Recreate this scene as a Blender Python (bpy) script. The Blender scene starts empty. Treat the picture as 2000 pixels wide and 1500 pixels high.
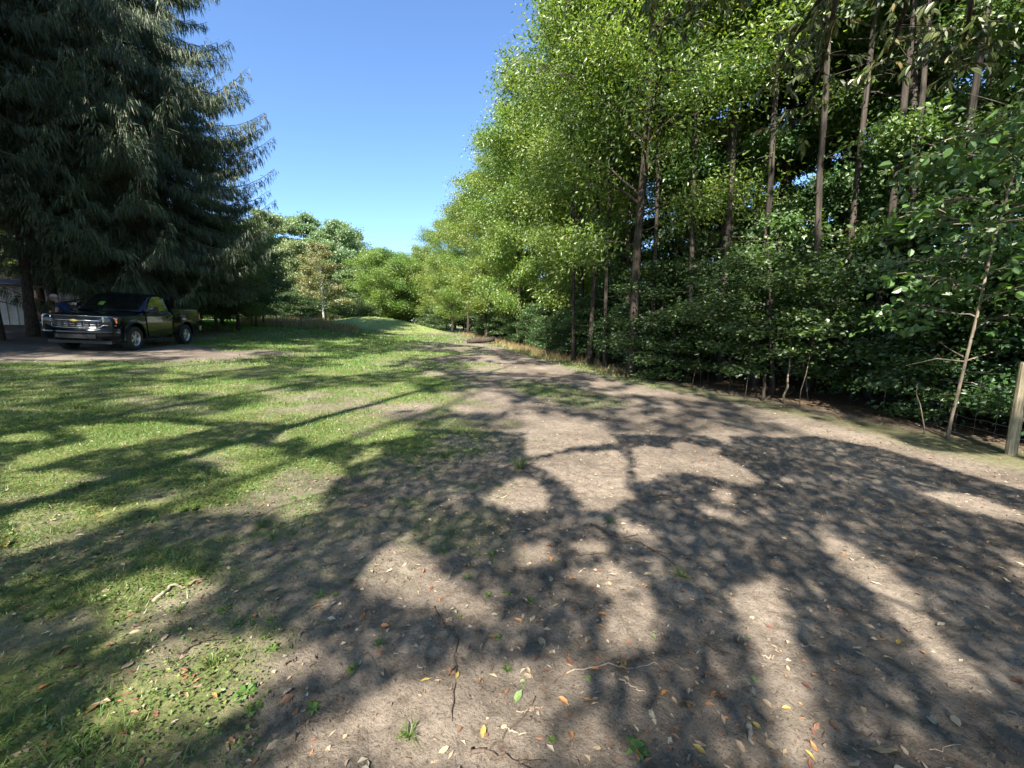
import bpy, bmesh, math, random
import numpy as np
from mathutils import Vector, Matrix

S = bpy.context.scene
COL = S.collection

# ------------------------------------------------------------------ camera
CAM_H, F_PX, PITCH = 1.6, 820.0, math.radians(7.64)
cam_d = bpy.data.cameras.new('camera'); cam = bpy.data.objects.new('camera', cam_d); COL.objects.link(cam)
cam_d.sensor_width = 36.0; cam_d.lens = F_PX / 2000.0 * 36.0
cam_d.clip_start = 0.05; cam_d.clip_end = 3000.0
cam.location = (0, 0, CAM_H); cam.rotation_euler = (math.pi / 2 - PITCH, 0, 0)
S.camera = cam
# ------------------------------------------------------------------ light
SUN_EL, SUN_AZ = math.radians(43), math.radians(197)        # azimuth clockwise from +Y (the way we look)
W = bpy.data.worlds.new('World'); S.world = W; W.use_nodes = True
wn = W.node_tree.nodes; wl = W.node_tree.links
sky = wn.new('ShaderNodeTexSky'); sky.sky_type = 'NISHITA'; sky.sun_disc = False
sky.sun_elevation = SUN_EL; sky.sun_rotation = SUN_AZ
sky.altitude = 300; sky.air_density = 1.0; sky.dust_density = 0.15; sky.ozone_density = 7.0
wl.new(sky.outputs[0], wn['Background'].inputs[0]); wn['Background'].inputs[1].default_value = 0.054
sd = bpy.data.lights.new('sun', 'SUN'); sd.energy = 2.85; sd.angle = math.radians(0.53); sd.color = (1.0, 0.93, 0.82)
sun = bpy.data.objects.new('sun', sd); COL.objects.link(sun)
TO_SUN = np.array([math.sin(SUN_AZ) * math.cos(SUN_EL), math.cos(SUN_AZ) * math.cos(SUN_EL), math.sin(SUN_EL)])
sun.rotation_euler = Vector(TO_SUN).to_track_quat('Z', 'Y').to_euler(); sun.location = (-8, -20, 40)
vs = S.view_settings
vs.view_transform = 'Standard'; vs.look = 'None'; vs.gamma = 1.0; vs.use_curve_mapping = False; vs.exposure = 2.55
S.cycles.max_bounces = 9; S.cycles.diffuse_bounces = 6; S.cycles.glossy_bounces = 3; S.cycles.transmission_bounces = 5
S.cycles.use_denoising = True; S.cycles.caustics_reflective = False; S.cycles.caustics_refractive = False

# ------------------------------------------------------------------ helpers
R = np.random.default_rng(7)

def _hash(ix, iy, seed):
    h = (ix.astype(np.int64) * 374761393 + iy.astype(np.int64) * 668265263 + seed * 2147483647) & 0xFFFFFFFF
    h = ((h ^ (h >> 13)) * 1274126177) & 0xFFFFFFFF
    return ((h ^ (h >> 16)) & 0xFFFF) / 65535.0
def vnoise(x, y, seed=0):
    x = np.asarray(x, float); y = np.asarray(y, float)
    ix = np.floor(x); iy = np.floor(y); fx = x - ix; fy = y - iy
    fx = fx * fx * (3 - 2 * fx); fy = fy * fy * (3 - 2 * fy)
    a = _hash(ix, iy, seed); b = _hash(ix + 1, iy, seed); c = _hash(ix, iy + 1, seed); d = _hash(ix + 1, iy + 1, seed)
    return (a * (1 - fx) + b * fx) * (1 - fy) + (c * (1 - fx) + d * fx) * fy
def fbm(x, y, seed=0, o=4):
    s = 0; a = 0.5
    for k in range(o):
        s = s + a * vnoise(x * 2 ** k + 17.3 * k, y * 2 ** k - 9.1 * k, seed + k); a *= 0.5
    return s / (1 - 0.5 ** o)
def sstep(a, b, x):
    t = np.clip((x - a) / (b - a), 0, 1); return t * t * (3 - 2 * t)

def gz(x, y):
    """height of the ground: rises to the left and away, with a low mound at the far end of the field"""
    x = np.asarray(x, float); y = np.asarray(y, float)
    left = 2.2 * np.log1p(np.exp(np.clip((-x) / 2.2, -30, 30)))                 # soft max(0,-x)
    left = np.where(left > 26, 26 + (left - 26) * 0.2, left)
    z = 0.055 * left - 0.055 * 1.52 + 0.015 * np.clip(y, -12, 48)
    z = z + 0.34 * sstep(9, 17, -x) * sstep(17, 27, y)
    z = z + 1.2 * np.exp(-(((x + 12.3) / 5.0) ** 2 + ((y - 41) / 4.0) ** 2) ** 1.15)
    return z
def gzf(x, y): return float(gz(x, y))

cp, sp = math.cos(PITCH), math.sin(PITCH)
def ray(px, py):
    u = (px - 1000) / F_PX; v = -(py - 750) / F_PX
    return np.array([u, cp + v * sp, -sp + v * cp])
def g(px, py):
    """the ground point seen at a place of the photograph"""
    d = ray(px, py); lo, hi = 0.3, 90.0
    t = lo
    while t < hi:
        p = np.array([0, 0, CAM_H]) + d * t
        if p[2] < gz(p[0], p[1]): break
        t += 0.02 + t * 0.004
    return (float(p[0]), float(p[1]))
def at(px, d):
    """ground position in the direction px at depth d"""
    x = (px - 1000) / F_PX * d; return (x, d)

def link(o, parent=None):
    COL.objects.link(o)
    if parent is not None: o.parent = parent
    return o
def tag(o, label=None, cat=None, group=None, kind=None):
    if label: o['label'] = label
    if cat: o['category'] = cat
    if group: o['group'] = group
    if kind: o['kind'] = kind
    return o
def thing(name, label, cat, loc=(0, 0, 0), rz=0.0, group=None):
    o = bpy.data.objects.new(name, None); o.location = loc; o.rotation_euler = (0, 0, rz); o.empty_display_size = 0.2
    link(o); return tag(o, label, cat, group)

def mesh(name, V, faces, mats, tint=None, smooth=False, midx=None):
    """faces: list of (n,k) int arrays"""
    V = np.ascontiguousarray(V, dtype=np.float32)
    me = bpy.data.meshes.new(name); me.vertices.add(len(V)); me.vertices.foreach_set('co', V.ravel())
    faces = [np.asarray(f, dtype=np.int32) for f in faces if len(f)]
    nl = sum(f.size for f in faces); npoly = sum(len(f) for f in faces)
    me.loops.add(nl); me.polygons.add(npoly)
    me.loops.foreach_set('vertex_index', np.concatenate([f.ravel() for f in faces]).astype(np.int32))
    tot = np.concatenate([np.full(len(f), f.shape[1]) for f in faces]).astype(np.int32)
    st = np.concatenate([[0], np.cumsum(tot)[:-1]]).astype(np.int32)
    me.polygons.foreach_set('loop_start', st)
    try: me.polygons.foreach_set('loop_total', tot)
    except Exception: pass
    if not isinstance(mats, (list, tuple)): mats = [mats]
    for m in mats: me.materials.append(m)
    if midx is not None: me.polygons.foreach_set('material_index', np.asarray(midx, np.int32))
    me.polygons.foreach_set('use_smooth', np.full(npoly, bool(smooth)))
    if tint is not None:
        a = me.attributes.new('tint', 'FLOAT', 'FACE'); a.data.foreach_set('value', np.asarray(tint, np.float32))
    me.update(calc_edges=True); me.validate()
    return me
def obj(name, me, parent=None): return link(bpy.data.objects.new(name, me), parent)

class G:
    """collects shapes for one mesh"""
    def __init__(s): s.V = []; s.F = []; s.n = 0
    def add(s, V, F):
        V = np.asarray(V, float); s.V.append(V)
        for f in F: s.F.append(np.asarray(f) + s.n)
        s.n += len(V); return s
    def tube(s, P, r, k=6, cap=True):
        P = np.asarray(P, float); r = np.broadcast_to(np.asarray(r, float), (len(P),))
        T = np.gradient(P, axis=0); T /= np.linalg.norm(T, axis=1, keepdims=True) + 1e-9
        up = np.array([0, 0, 1.0]) if abs(T[:, 2]).mean() < 0.8 else np.array([1.0, 0, 0])
        A = np.cross(T, up); A /= np.linalg.norm(A, axis=1, keepdims=True) + 1e-9; B = np.cross(T, A)
        an = np.linspace(0, 2 * math.pi, k, endpoint=False)
        V = P[:, None, :] + r[:, None, None] * (np.cos(an)[None, :, None] * A[:, None, :] + np.sin(an)[None, :, None] * B[:, None, :])
        n = len(P); i = np.arange(n - 1)[:, None] * k; j = np.arange(k)[None, :]; j2 = (j + 1) % k
        F = np.stack([i + j, i + j2, i + k + j2, i + k + j], -1).reshape(-1, 4)
        V = V.reshape(-1, 3); fs = [F]
        if cap:
            V = np.vstack([V, P[:1], P[-1:]]); c0, c1 = len(V) - 2, len(V) - 1; jj = np.arange(k)
            fs.append(np.stack([(jj + 1) % k, jj, np.full(k, c0)], 1))
            fs.append(np.stack([(n - 1) * k + jj, (n - 1) * k + (jj + 1) % k, np.full(k, c1)], 1))
        return s.add(V, fs)
    def box(s, c, h, M=None):
        c = np.array(c, float); h = np.array(h, float)
        V = np.array([[a, b, d] for a in (-1, 1) for b in (-1, 1) for d in (-1, 1)], float) * h
        if M is not None: V = V @ np.asarray(M).T
        F = np.array([[0, 1, 3, 2], [4, 6, 7, 5], [0, 4, 5, 1], [2, 3, 7, 6], [0, 2, 6, 4], [1, 5, 7, 3]])
        return s.add(V + c, [F])
    def prism(s, pts, axis, a, b):
        """polygon pts (2D) extruded along axis index from a to b"""
        n = len(pts); V = []
        for t in (a, b):
            for p in pts:
                q = [p[0], p[1]]; q.insert(axis, t); V.append(q)
        i = np.arange(n); F = np.stack([i, (i + 1) % n, n + (i + 1) % n, n + i], 1)
        return s.add(V, [F, np.arange(n)[None, ::-1], (np.arange(n) + n)[None, :]])
    def mesh(s, name, mats, **k): 
        by = {}
        for f in s.F: by.setdefault(f.shape[1], []).append(f)
        return mesh(name, np.vstack(s.V), [np.vstack(v) for v in by.values()], mats, **k)

def unit(v): return v / (np.linalg.norm(v, axis=-1, keepdims=True) + 1e-9)
def kites(C, D, N, L, Wd, fold=0.0):
    """leaf blades: base C, direction D, normal N"""
    C = np.asarray(C, float); D = unit(D); Sd = unit(np.cross(D, N)); N = np.cross(Sd, D)
    L = np.broadcast_to(L, len(C))[:, None]; Wd = np.broadcast_to(Wd, len(C))[:, None]
    m = C + D * L * 0.45 + N * (fold * Wd)
    V = np.stack([C, m + Sd * Wd / 2, C + D * L, m - Sd * Wd / 2], 1).reshape(-1, 3)
    return V, np.arange(len(C) * 4).reshape(-1, 4)

def blades6(C, D, N, L, Wd, fold=0.0, droop=0.15):
    """fuller leaf blades of six corners folded along the midrib and bent at the tip"""
    C = np.asarray(C, float); D = unit(D); Sd = unit(np.cross(D, N)); N = np.cross(Sd, D)
    L = np.broadcast_to(L, len(C))[:, None]; Wd = np.broadcast_to(Wd, len(C))[:, None]
    a = C + D * L * 0.28 + N * (fold * Wd); b = C + D * L * 0.66 + N * (fold * Wd - droop * L * 0.3)
    V = np.stack([C, a + Sd * Wd * .46, b + Sd * Wd * .42, C + D * L - N * droop * L, b - Sd * Wd * .42, a - Sd * Wd * .46], 1).reshape(-1, 3)
    i = np.arange(len(C))[:, None] * 6; return V, np.vstack([i + [0, 1, 2, 3], i + [0, 3, 4, 5]])

# ------------------------------------------------------------------ materials
def mat(name):
    m = bpy.data.materials.new(name); m.use_nodes = True; nt = m.node_tree; nt.nodes.clear()
    o = nt.nodes.new('ShaderNodeOutputMaterial'); return m, nt, o
def nn(nt, t, **k):
    n = nt.nodes.new(t)
    for a, b in k.items(): setattr(n, a, b)
    return n
def pbr(name, col, rough=0.6, metal=0.0, coat=0.0, spec=0.5, var=0.0, scale=8.0, bump=0.0, bscale=40.0, trans=0.0):
    m, nt, o = mat(name); b = nn(nt, 'ShaderNodeBsdfPrincipled'); nt.links.new(b.outputs[0], o.inputs[0])
    b.inputs['Base Color'].default_value = (*col, 1); b.inputs['Roughness'].default_value = rough
    b.inputs['Metallic'].default_value = metal; b.inputs['Coat Weight'].default_value = coat; b.inputs['Coat Roughness'].default_value = 0.03
    b.inputs['Specular IOR Level'].default_value = spec; b.inputs['Transmission Weight'].default_value = trans
    tc = nn(nt, 'ShaderNodeTexCoord')
    if var > 0:
        no = nn(nt, 'ShaderNodeTexNoise'); no.inputs['Scale'].default_value = scale; no.inputs['Detail'].default_value = 6
        nt.links.new(tc.outputs['Object'], no.inputs['Vector'])
        rp = nn(nt, 'ShaderNodeMapRange'); rp.inputs[1].default_value = 0.3; rp.inputs[2].default_value = 0.7
        rp.inputs[3].default_value = 1 - var; rp.inputs[4].default_value = 1 + var
        nt.links.new(no.outputs[0], rp.inputs[0])
        mx = nn(nt, 'ShaderNodeVectorMath', operation='SCALE'); mx.inputs[0].default_value = col
        nt.links.new(rp.outputs[0], mx.inputs['Scale']); nt.links.new(mx.outputs[0], b.inputs['Base Color'])
    if bump > 0:
        n2 = nn(nt, 'ShaderNodeTexNoise'); n2.inputs['Scale'].default_value = bscale; n2.inputs['Detail'].default_value = 5
        nt.links.new(tc.outputs['Object'], n2.inputs['Vector'])
        bp = nn(nt, 'ShaderNodeBump'); bp.inputs['Strength'].default_value = bump; bp.inputs['Distance'].default_value = 0.02
        nt.links.new(n2.outputs[0], bp.inputs['Height']); nt.links.new(bp.outputs[0], b.inputs['Normal'])
    return m
def leafmat(name, c0, c1, c2=None, trans=0.4, gloss=0.05, rough=0.45):
    """leaf blade: colour varies from leaf to leaf and from tree to tree, light shines through"""
    m, nt, o = mat(name); L = nt.links
    at_ = nn(nt, 'ShaderNodeAttribute', attribute_name='tint')
    rp = nn(nt, 'ShaderNodeValToRGB'); e = rp.color_ramp.elements
    e[0].position = 0.0; e[0].color = (*c0, 1); e[1].position = 0.8 if c2 else 1.0; e[1].color = (*c1, 1)
    if c2: q = e.new(1.0); q.color = (*c2, 1)
    L.new(at_.outputs['Fac'], rp.inputs[0])
    oi = nn(nt, 'ShaderNodeObjectInfo'); hs = nn(nt, 'ShaderNodeHueSaturation')
    mr = nn(nt, 'ShaderNodeMapRange'); mr.inputs[3].default_value = 0.475; mr.inputs[4].default_value = 0.52; L.new(oi.outputs['Random'], mr.inputs[0])
    L.new(mr.outputs[0], hs.inputs['Hue']); L.new(rp.outputs[0], hs.inputs['Color'])
    df = nn(nt, 'ShaderNodeBsdfDiffuse'); tr = nn(nt, 'ShaderNodeBsdfTranslucent'); gl = nn(nt, 'ShaderNodeBsdfGlossy')
    gl.inputs['Roughness'].default_value = rough; gl.inputs['Color'].default_value = (1, 1, 1, 1)
    L.new(hs.outputs[0], df.inputs[0])
    wm = nn(nt, 'ShaderNodeMixRGB', blend_type='MULTIPLY'); wm.inputs[0].default_value = 1; wm.inputs[2].default_value = (1.25, 1.2, 0.5, 1)
    L.new(hs.outputs[0], wm.inputs[1]); L.new(wm.outputs[0], tr.inputs[0])
    m1 = nn(nt, 'ShaderNodeMixShader'); m1.inputs[0].default_value = trans; L.new(df.outputs[0], m1.inputs[1]); L.new(tr.outputs[0], m1.inputs[2])
    m2 = nn(nt, 'ShaderNodeMixShader'); m2.inputs[0].default_value = gloss; L.new(m1.outputs[0], m2.inputs[1]); L.new(gl.outputs[0], m2.inputs[2])
    L.new(m2.outputs[0], o.inputs[0]); return m
def barkmat(name, c0, c1, sx=14.0, sz=1.6, bump=0.8):
    m, nt, o = mat(name); L = nt.links
    b = nn(nt, 'ShaderNodeBsdfPrincipled'); b.inputs['Roughness'].default_value = 0.9; b.inputs['Specular IOR Level'].default_value = 0.2
    tc = nn(nt, 'ShaderNodeTexCoord'); mp = nn(nt, 'ShaderNodeMapping'); mp.inputs['Scale'].default_value = (sx, sx, sz)
    no = nn(nt, 'ShaderNodeTexNoise'); no.inputs['Scale'].default_value = 1.3; no.inputs['Detail'].default_value = 7; no.inputs['Roughness'].default_value = 0.65
    L.new(tc.outputs['Object'], mp.inputs[0]); L.new(mp.outputs[0], no.inputs['Vector'])
    rp = nn(nt, 'ShaderNodeValToRGB'); e = rp.color_ramp.elements; e[0].position = 0.35; e[0].color = (*c0, 1); e[1].position = 0.68; e[1].color = (*c1, 1)
    L.new(no.outputs[0], rp.inputs[0]); L.new(rp.outputs[0], b.inputs['Base Color'])
    bp = nn(nt, 'ShaderNodeBump'); bp.inputs['Strength'].default_value = bump; bp.inputs['Distance'].default_value = 0.03
    L.new(no.outputs[0], bp.inputs['Height']); L.new(bp.outputs[0], b.inputs['Normal']); L.new(b.outputs[0], o.inputs[0]); return m

M = {}
M['locust'] = leafmat('locust_leaf', (0.1, 0.195, 0.032), (0.225, 0.345, 0.06), (0.35, 0.39, 0.09), 0.52)
M['wood'] = leafmat('wood_leaf', (0.06, 0.13, 0.034), (0.13, 0.235, 0.055), (0.22, 0.3, 0.075), 0.45)
M['shrub'] = leafmat('shrub_leaf', (0.036, 0.085, 0.025), (0.09, 0.165, 0.04), None, 0.4)
M['hickory'] = leafmat('hickory_leaf', (0.055, 0.085, 0.02), (0.12, 0.15, 0.035), (0.22, 0.18, 0.05), 0.4, 0.06)
M['far_grey'] = leafmat('poplar_leaf', (0.13, 0.21, 0.085), (0.25, 0.34, 0.15), (0.33, 0.37, 0.17), 0.38)
M['birch'] = leafmat('birch_leaf', (0.13, 0.16, 0.05), (0.24, 0.25, 0.09), (0.3, 0.26, 0.1), 0.35)
M['needle'] = leafmat('spruce_needle', (0.055, 0.08, 0.045), (0.11, 0.145, 0.075), (0.2, 0.16, 0.1), 0.28, 0.03)
M['bark'] = barkmat('grey_brown_bark', (0.025, 0.021, 0.018), (0.1, 0.083, 0.068))
M['bark_locust'] = barkmat('locust_bark', (0.022, 0.018, 0.014), (0.1, 0.08, 0.062), 18, 1.3, 1.0)
M['bark_spruce'] = barkmat('spruce_bark', (0.04, 0.032, 0.028), (0.16, 0.125, 0.105), 20, 6)
M['bark_white'] = barkmat('birch_bark', (0.3, 0.28, 0.25), (0.6, 0.58, 0.54), 3, 14, 0.2)
M['bark_pale'] = barkmat('sapling_bark', (0.13, 0.1, 0.07), (0.3, 0.25, 0.19), 20, 5, 0.4)
M['grass'] = leafmat('grass_blade', (0.07, 0.165, 0.026), (0.15, 0.265, 0.045), (0.32, 0.3, 0.11), 0.35, 0.03)
M['dry'] = leafmat('dry_grass', (0.2, 0.16, 0.07), (0.36, 0.3, 0.15), None, 0.3, 0.02)

# ------------------------------------------------------------------ ground
# edge of the turf, from the near left corner to the far end of the dirt lane
EDGE = [g(*p) for p in [(240, 1490), (360, 1330), (500, 1180), (600, 1090), (700, 985), (800, 900), (870, 820), (905, 755), (890, 705), (872, 680), (862, 668)]]
EDGE = [(-1.5, -2.0)] + EDGE + [(-7.5, 60)]
EY = np.array([p[1] for p in EDGE]); EX = np.array([p[0] for p in EDGE]); _o = np.argsort(EY); EY = EY[_o]; EX = EX[_o]
def inpoly(x, y, P):
    x = np.asarray(x); y = np.asarray(y); c = np.zeros(x.shape, bool); n = len(P)
    for i in range(n):
        x1, y1 = P[i]; x2, y2 = P[(i + 1) % n]
        if y1 == y2: continue
        k = ((y1 > y) != (y2 > y)) & (x < (x2 - x1) * (y - y1) / (y2 - y1) + x1); c ^= k
    return c
# edge of the wood on the right
WOOD = [(8.6, -6), (7.2, 2), g(1985, 888), g(1850, 858), g(1535, 795), g(1235, 738), g(1150, 715), g(1060, 692), (-0.6, 30), (-3.5, 40), (-5.5, 48), (-8, 60)]
WY = np.array([p[1] for p in WOOD]); WX = np.array([p[0] for p in WOOD]); _o = np.argsort(WY); WY = WY[_o]; WX = WX[_o]
def wood_x(y): return np.interp(y, WY, WX)

def grass_mask(x, y):
    x = np.asarray(x, float); y = np.asarray(y, float)
    d = np.interp(y, EY, EX) - x                                   # metres inside the turf
    n = fbm(x * 0.55, y * 0.55, 3) - 0.5; n2 = fbm(x * 2.3, y * 2.3, 9) - 0.5
    w = 0.7 + 0.1 * np.clip(y, 0, 22)
    m = sstep(-0.55, 1.0, d / w * 0.8 + n * 2.6 + n2 * 1.2)
    m = m * (0.5 + 0.5 * sstep(-0.16, 0.05, n2 + 0.6 * n + 0.016 * np.clip(y - 3, 0, 8)))
    # bare ground where cars turn
    ex = (x + 14.5) / 6.6; ey = (y - 13.9) / 3.9
    m = m * sstep(0.75, 1.15, np.sqrt(ex * ex + ey * ey) + n * 0.9)
    m = m * (1 - sstep(13.5, 16.5, -x + 0.02 * y) * (1 - sstep(22, 27, y)))
    # thin tongues of grass out in the lane, weeds at the foot of the wood
    t = np.exp(-(((x - 0.9) - (y - 9.5) * -0.35) / 1.1) ** 2 - ((y - 10.0) / 2.2) ** 2); m = np.maximum(m, sstep(0.3, 0.9, t + n * 0.8) * 0.6)
    e = wood_x(y) - x
    m = np.maximum(m, 0.55 * sstep(0.9, 0.1, np.abs(e - 0.25) / (0.75 + 0.03 * y) + n * 0.7) * (y > 1))
    return np.clip(m, 0, 1)
def rut(x, y):
    """two shallow wheel tracks down the lane"""
    e = wood_x(y) - x + 0.25 * np.sin(y * 0.5); return (np.exp(-((e - 2.3) / 0.2) ** 2) + np.exp(-((e - 3.9) / 0.2) ** 2)) * sstep(0.3, 0.55, fbm(x * .7, y * .35, 66, 2))
def clods(x, y):
    h = (fbm(x * 3.1, y * 3.1, 21, 3) - 0.5) * 0.06 - rut(x, y) * 0.028
    h = h + (np.abs(fbm(x * 11, y * 11, 31, 3) - 0.5)) * -0.055 + (vnoise(x * 27, y * 27, 41) - 0.5) * 0.014
    return h
def lines(fine0, fine1, step, lo, hi, gr):
    a = list(np.arange(fine0, fine1, step)); s = step; v = a[-1]
    while v < hi: s *= gr; v += s; a.append(v)
    s = step; v = a[0]; b = []
    while v > lo: s *= gr; v -= s; b.append(v)
    return np.array(b[::-1] + a)
gx = lines(-3.2, 4.0, 0.029, -600, 600, 1.05); gy = lines(0.7, 4.6, 0.029, -120, 900, 1.036)
XX, YY = np.meshgrid(gx, gy)
spac = np.maximum(np.gradient(gx)[None, :] + 0 * YY, np.gradient(gy)[:, None] + 0 * XX)
ZZ = gz(XX, YY) + clods(XX, YY) * sstep(0.3, 0.03, spac)
nx, ny = len(gx), len(gy)
i = (np.arange(ny - 1)[:, None] * nx + np.arange(nx - 1)[None, :]).ravel()
me = mesh('ground', np.stack([XX, YY, ZZ], -1).reshape(-1, 3), [np.stack([i, i + 1, i + nx + 1, i + nx], 1)], bpy.data.materials.new('tmp'), smooth=True)
a = me.attributes.new('turf', 'FLOAT', 'POINT'); a.data.foreach_set('value', grass_mask(XX, YY).ravel().astype(np.float32))
a = me.attributes.new('hay', 'FLOAT', 'POINT'); a.data.foreach_set('value', (sstep(1.15, 0.75, np.hypot((XX + 12.3) / 6.2, (YY - 41) / 5.4))).ravel().astype(np.float32))
a = me.attributes.new('packed', 'FLOAT', 'POINT'); a.data.foreach_set('value', rut(XX, YY).ravel().astype(np.float32))
a = me.attributes.new('litter', 'FLOAT', 'POINT')
lit = sstep(-0.3, 1.2, XX - wood_x(YY)) + sstep(14.5, 17, -XX) * (1 - sstep(24, 27, YY))
a.data.foreach_set('value', np.clip(lit, 0, 1).ravel().astype(np.float32))
m, nt, o = mat('ground_soil_and_turf'); L = nt.links
tc = nn(nt, 'ShaderNodeTexCoord')
def noise(scale, det=6, rough=0.6):
    n = nn(nt, 'ShaderNodeTexNoise'); n.inputs['Scale'].default_value = scale; n.inputs['Detail'].default_value = det; n.inputs['Roughness'].default_value = rough
    L.new(tc.outputs['Object'], n.inputs['Vector']); return n
def ramp(src, stops):
    r = nn(nt, 'ShaderNodeValToRGB'); e = r.color_ramp.elements
    e[0].position, e[0].color = stops[0][0], (*stops[0][1], 1); e[1].position, e[1].color = stops[-1][0], (*stops[-1][1], 1)
    for p, c in stops[1:-1]: q = e.new(p); q.color = (*c, 1)
    L.new(src, r.inputs[0]); return r
def mixc(f, a, b, mode='MIX'):
    x = nn(nt, 'ShaderNodeMixRGB', blend_type=mode)
    for s, v in ((0, f), (1, a), (2, b)):
        if hasattr(v, 'is_linked'): L.new(v, x.inputs[s])
        elif isinstance(v, float): x.inputs[s].default_value = v
        else: x.inputs[s].default_value = (*v, 1)
    return x.outputs[0]
n1 = noise(1.3); n2 = noise(14, 8, 0.7); n3 = noise(90, 4)
soil = ramp(n1.outputs[0], [(0.3, (0.168, 0.141, 0.114)), (0.55, (0.23, 0.195, 0.16)), (0.75, (0.28, 0.24, 0.197))])
fine = ramp(n2.outputs[0], [(0.3, (0.5, 0.48, 0.46)), (0.5, (0.95, 0.95, 0.95)), (0.72, (1.22, 1.2, 1.16))])
pa = nn(nt, 'ShaderNodeAttribute', attribute_name='packed'); damp = noise(0.6, 4, 0.55); dr = ramp(damp.outputs[0], [(0.42, (1.08, 1.06, 1.03)), (0.62, (0.72, 0.7, 0.69))])
c = mixc(1.0, mixc(1.0, soil.outputs[0], fine.outputs[0], 'MULTIPLY'), dr.outputs[0], 'MULTIPLY'); c = mixc(pa.outputs['Fac'], c, mixc(1.0, c, (1.2, 1.18, 1.15), 'MULTIPLY'))
sp_ = ramp(n3.outputs[0], [(0.32, (0.35, 0.32, 0.3)), (0.46, (1, 1, 1))]); c = mixc(0.8, c, sp_.outputs[0], 'MULTIPLY')
th = ramp(n2.outputs[0], [(0.3, (0.08, 0.11, 0.025)), (0.55, (0.14, 0.175, 0.04)), (0.75, (0.25, 0.22, 0.09))])
ta = nn(nt, 'ShaderNodeAttribute', attribute_name='turf'); tm = nn(nt, 'ShaderNodeMath', operation='MULTIPLY'); tm.inputs[1].default_value = 0.75
L.new(ta.outputs['Fac'], tm.inputs[0]); c = mixc(tm.outputs[0], c, th.outputs[0])
ha = nn(nt, 'ShaderNodeAttribute', attribute_name='hay'); c = mixc(ha.outputs['Fac'], c, ramp(n2.outputs[0], [(0.3, (0.15, 0.21, 0.06)), (0.7, (0.28, 0.31, 0.11))]).outputs[0])
la = nn(nt, 'ShaderNodeAttribute', attribute_name='litter')
lt = ramp(n2.outputs[0], [(0.35, (0.05, 0.035, 0.022)), (0.7, (0.17, 0.11, 0.065))]); c = mixc(la.outputs['Fac'], c, lt.outputs[0])
b = nn(nt, 'ShaderNodeBsdfPrincipled'); b.inputs['Roughness'].default_value = 0.95; b.inputs['Specular IOR Level'].default_value = 0.15
L.new(c, b.inputs['Base Color'])
bp = nn(nt, 'ShaderNodeBump'); bp.inputs['Strength'].default_value = 0.9; bp.inputs['Distance'].default_value = 0.016
bs = nn(nt, 'ShaderNodeMath', operation='ADD'); n4 = noise(45, 8, 0.7); L.new(n4.outputs[0], bs.inputs[0]); L.new(n2.outputs[0], bs.inputs[1])
L.new(bs.outputs[0], bp.inputs['Height']); L.new(bp.outputs[0], b.inputs['Normal']); L.new(b.outputs[0], o.inputs[0])
me.materials.clear(); me.materials.append(m)
bpy.data.materials.remove(bpy.data.materials['tmp'])
ground = obj('ground', me); tag(ground, kind='structure')
def gh(x, y):
    """ground height with the clods"""
    return gz(x, y) + clods(np.asarray(x, float), np.asarray(y, float)) * sstep(6.5, 4.5, np.hypot(x, np.asarray(y) - 1.5))

# ------------------------------------------------------------------ trees: generators
def bez(p0, p1, p2, n):
    t = np.linspace(0, 1, n)[:, None]; return (1 - t) ** 2 * np.asarray(p0) + 2 * t * (1 - t) * np.asarray(p1) + t * t * np.asarray(p2)
def wob(P, rng, a):
    n = rng.normal(0, a, P.shape); n[0] = 0; return P + np.cumsum(n, 0) * 0.5 + n * 0.5

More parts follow.
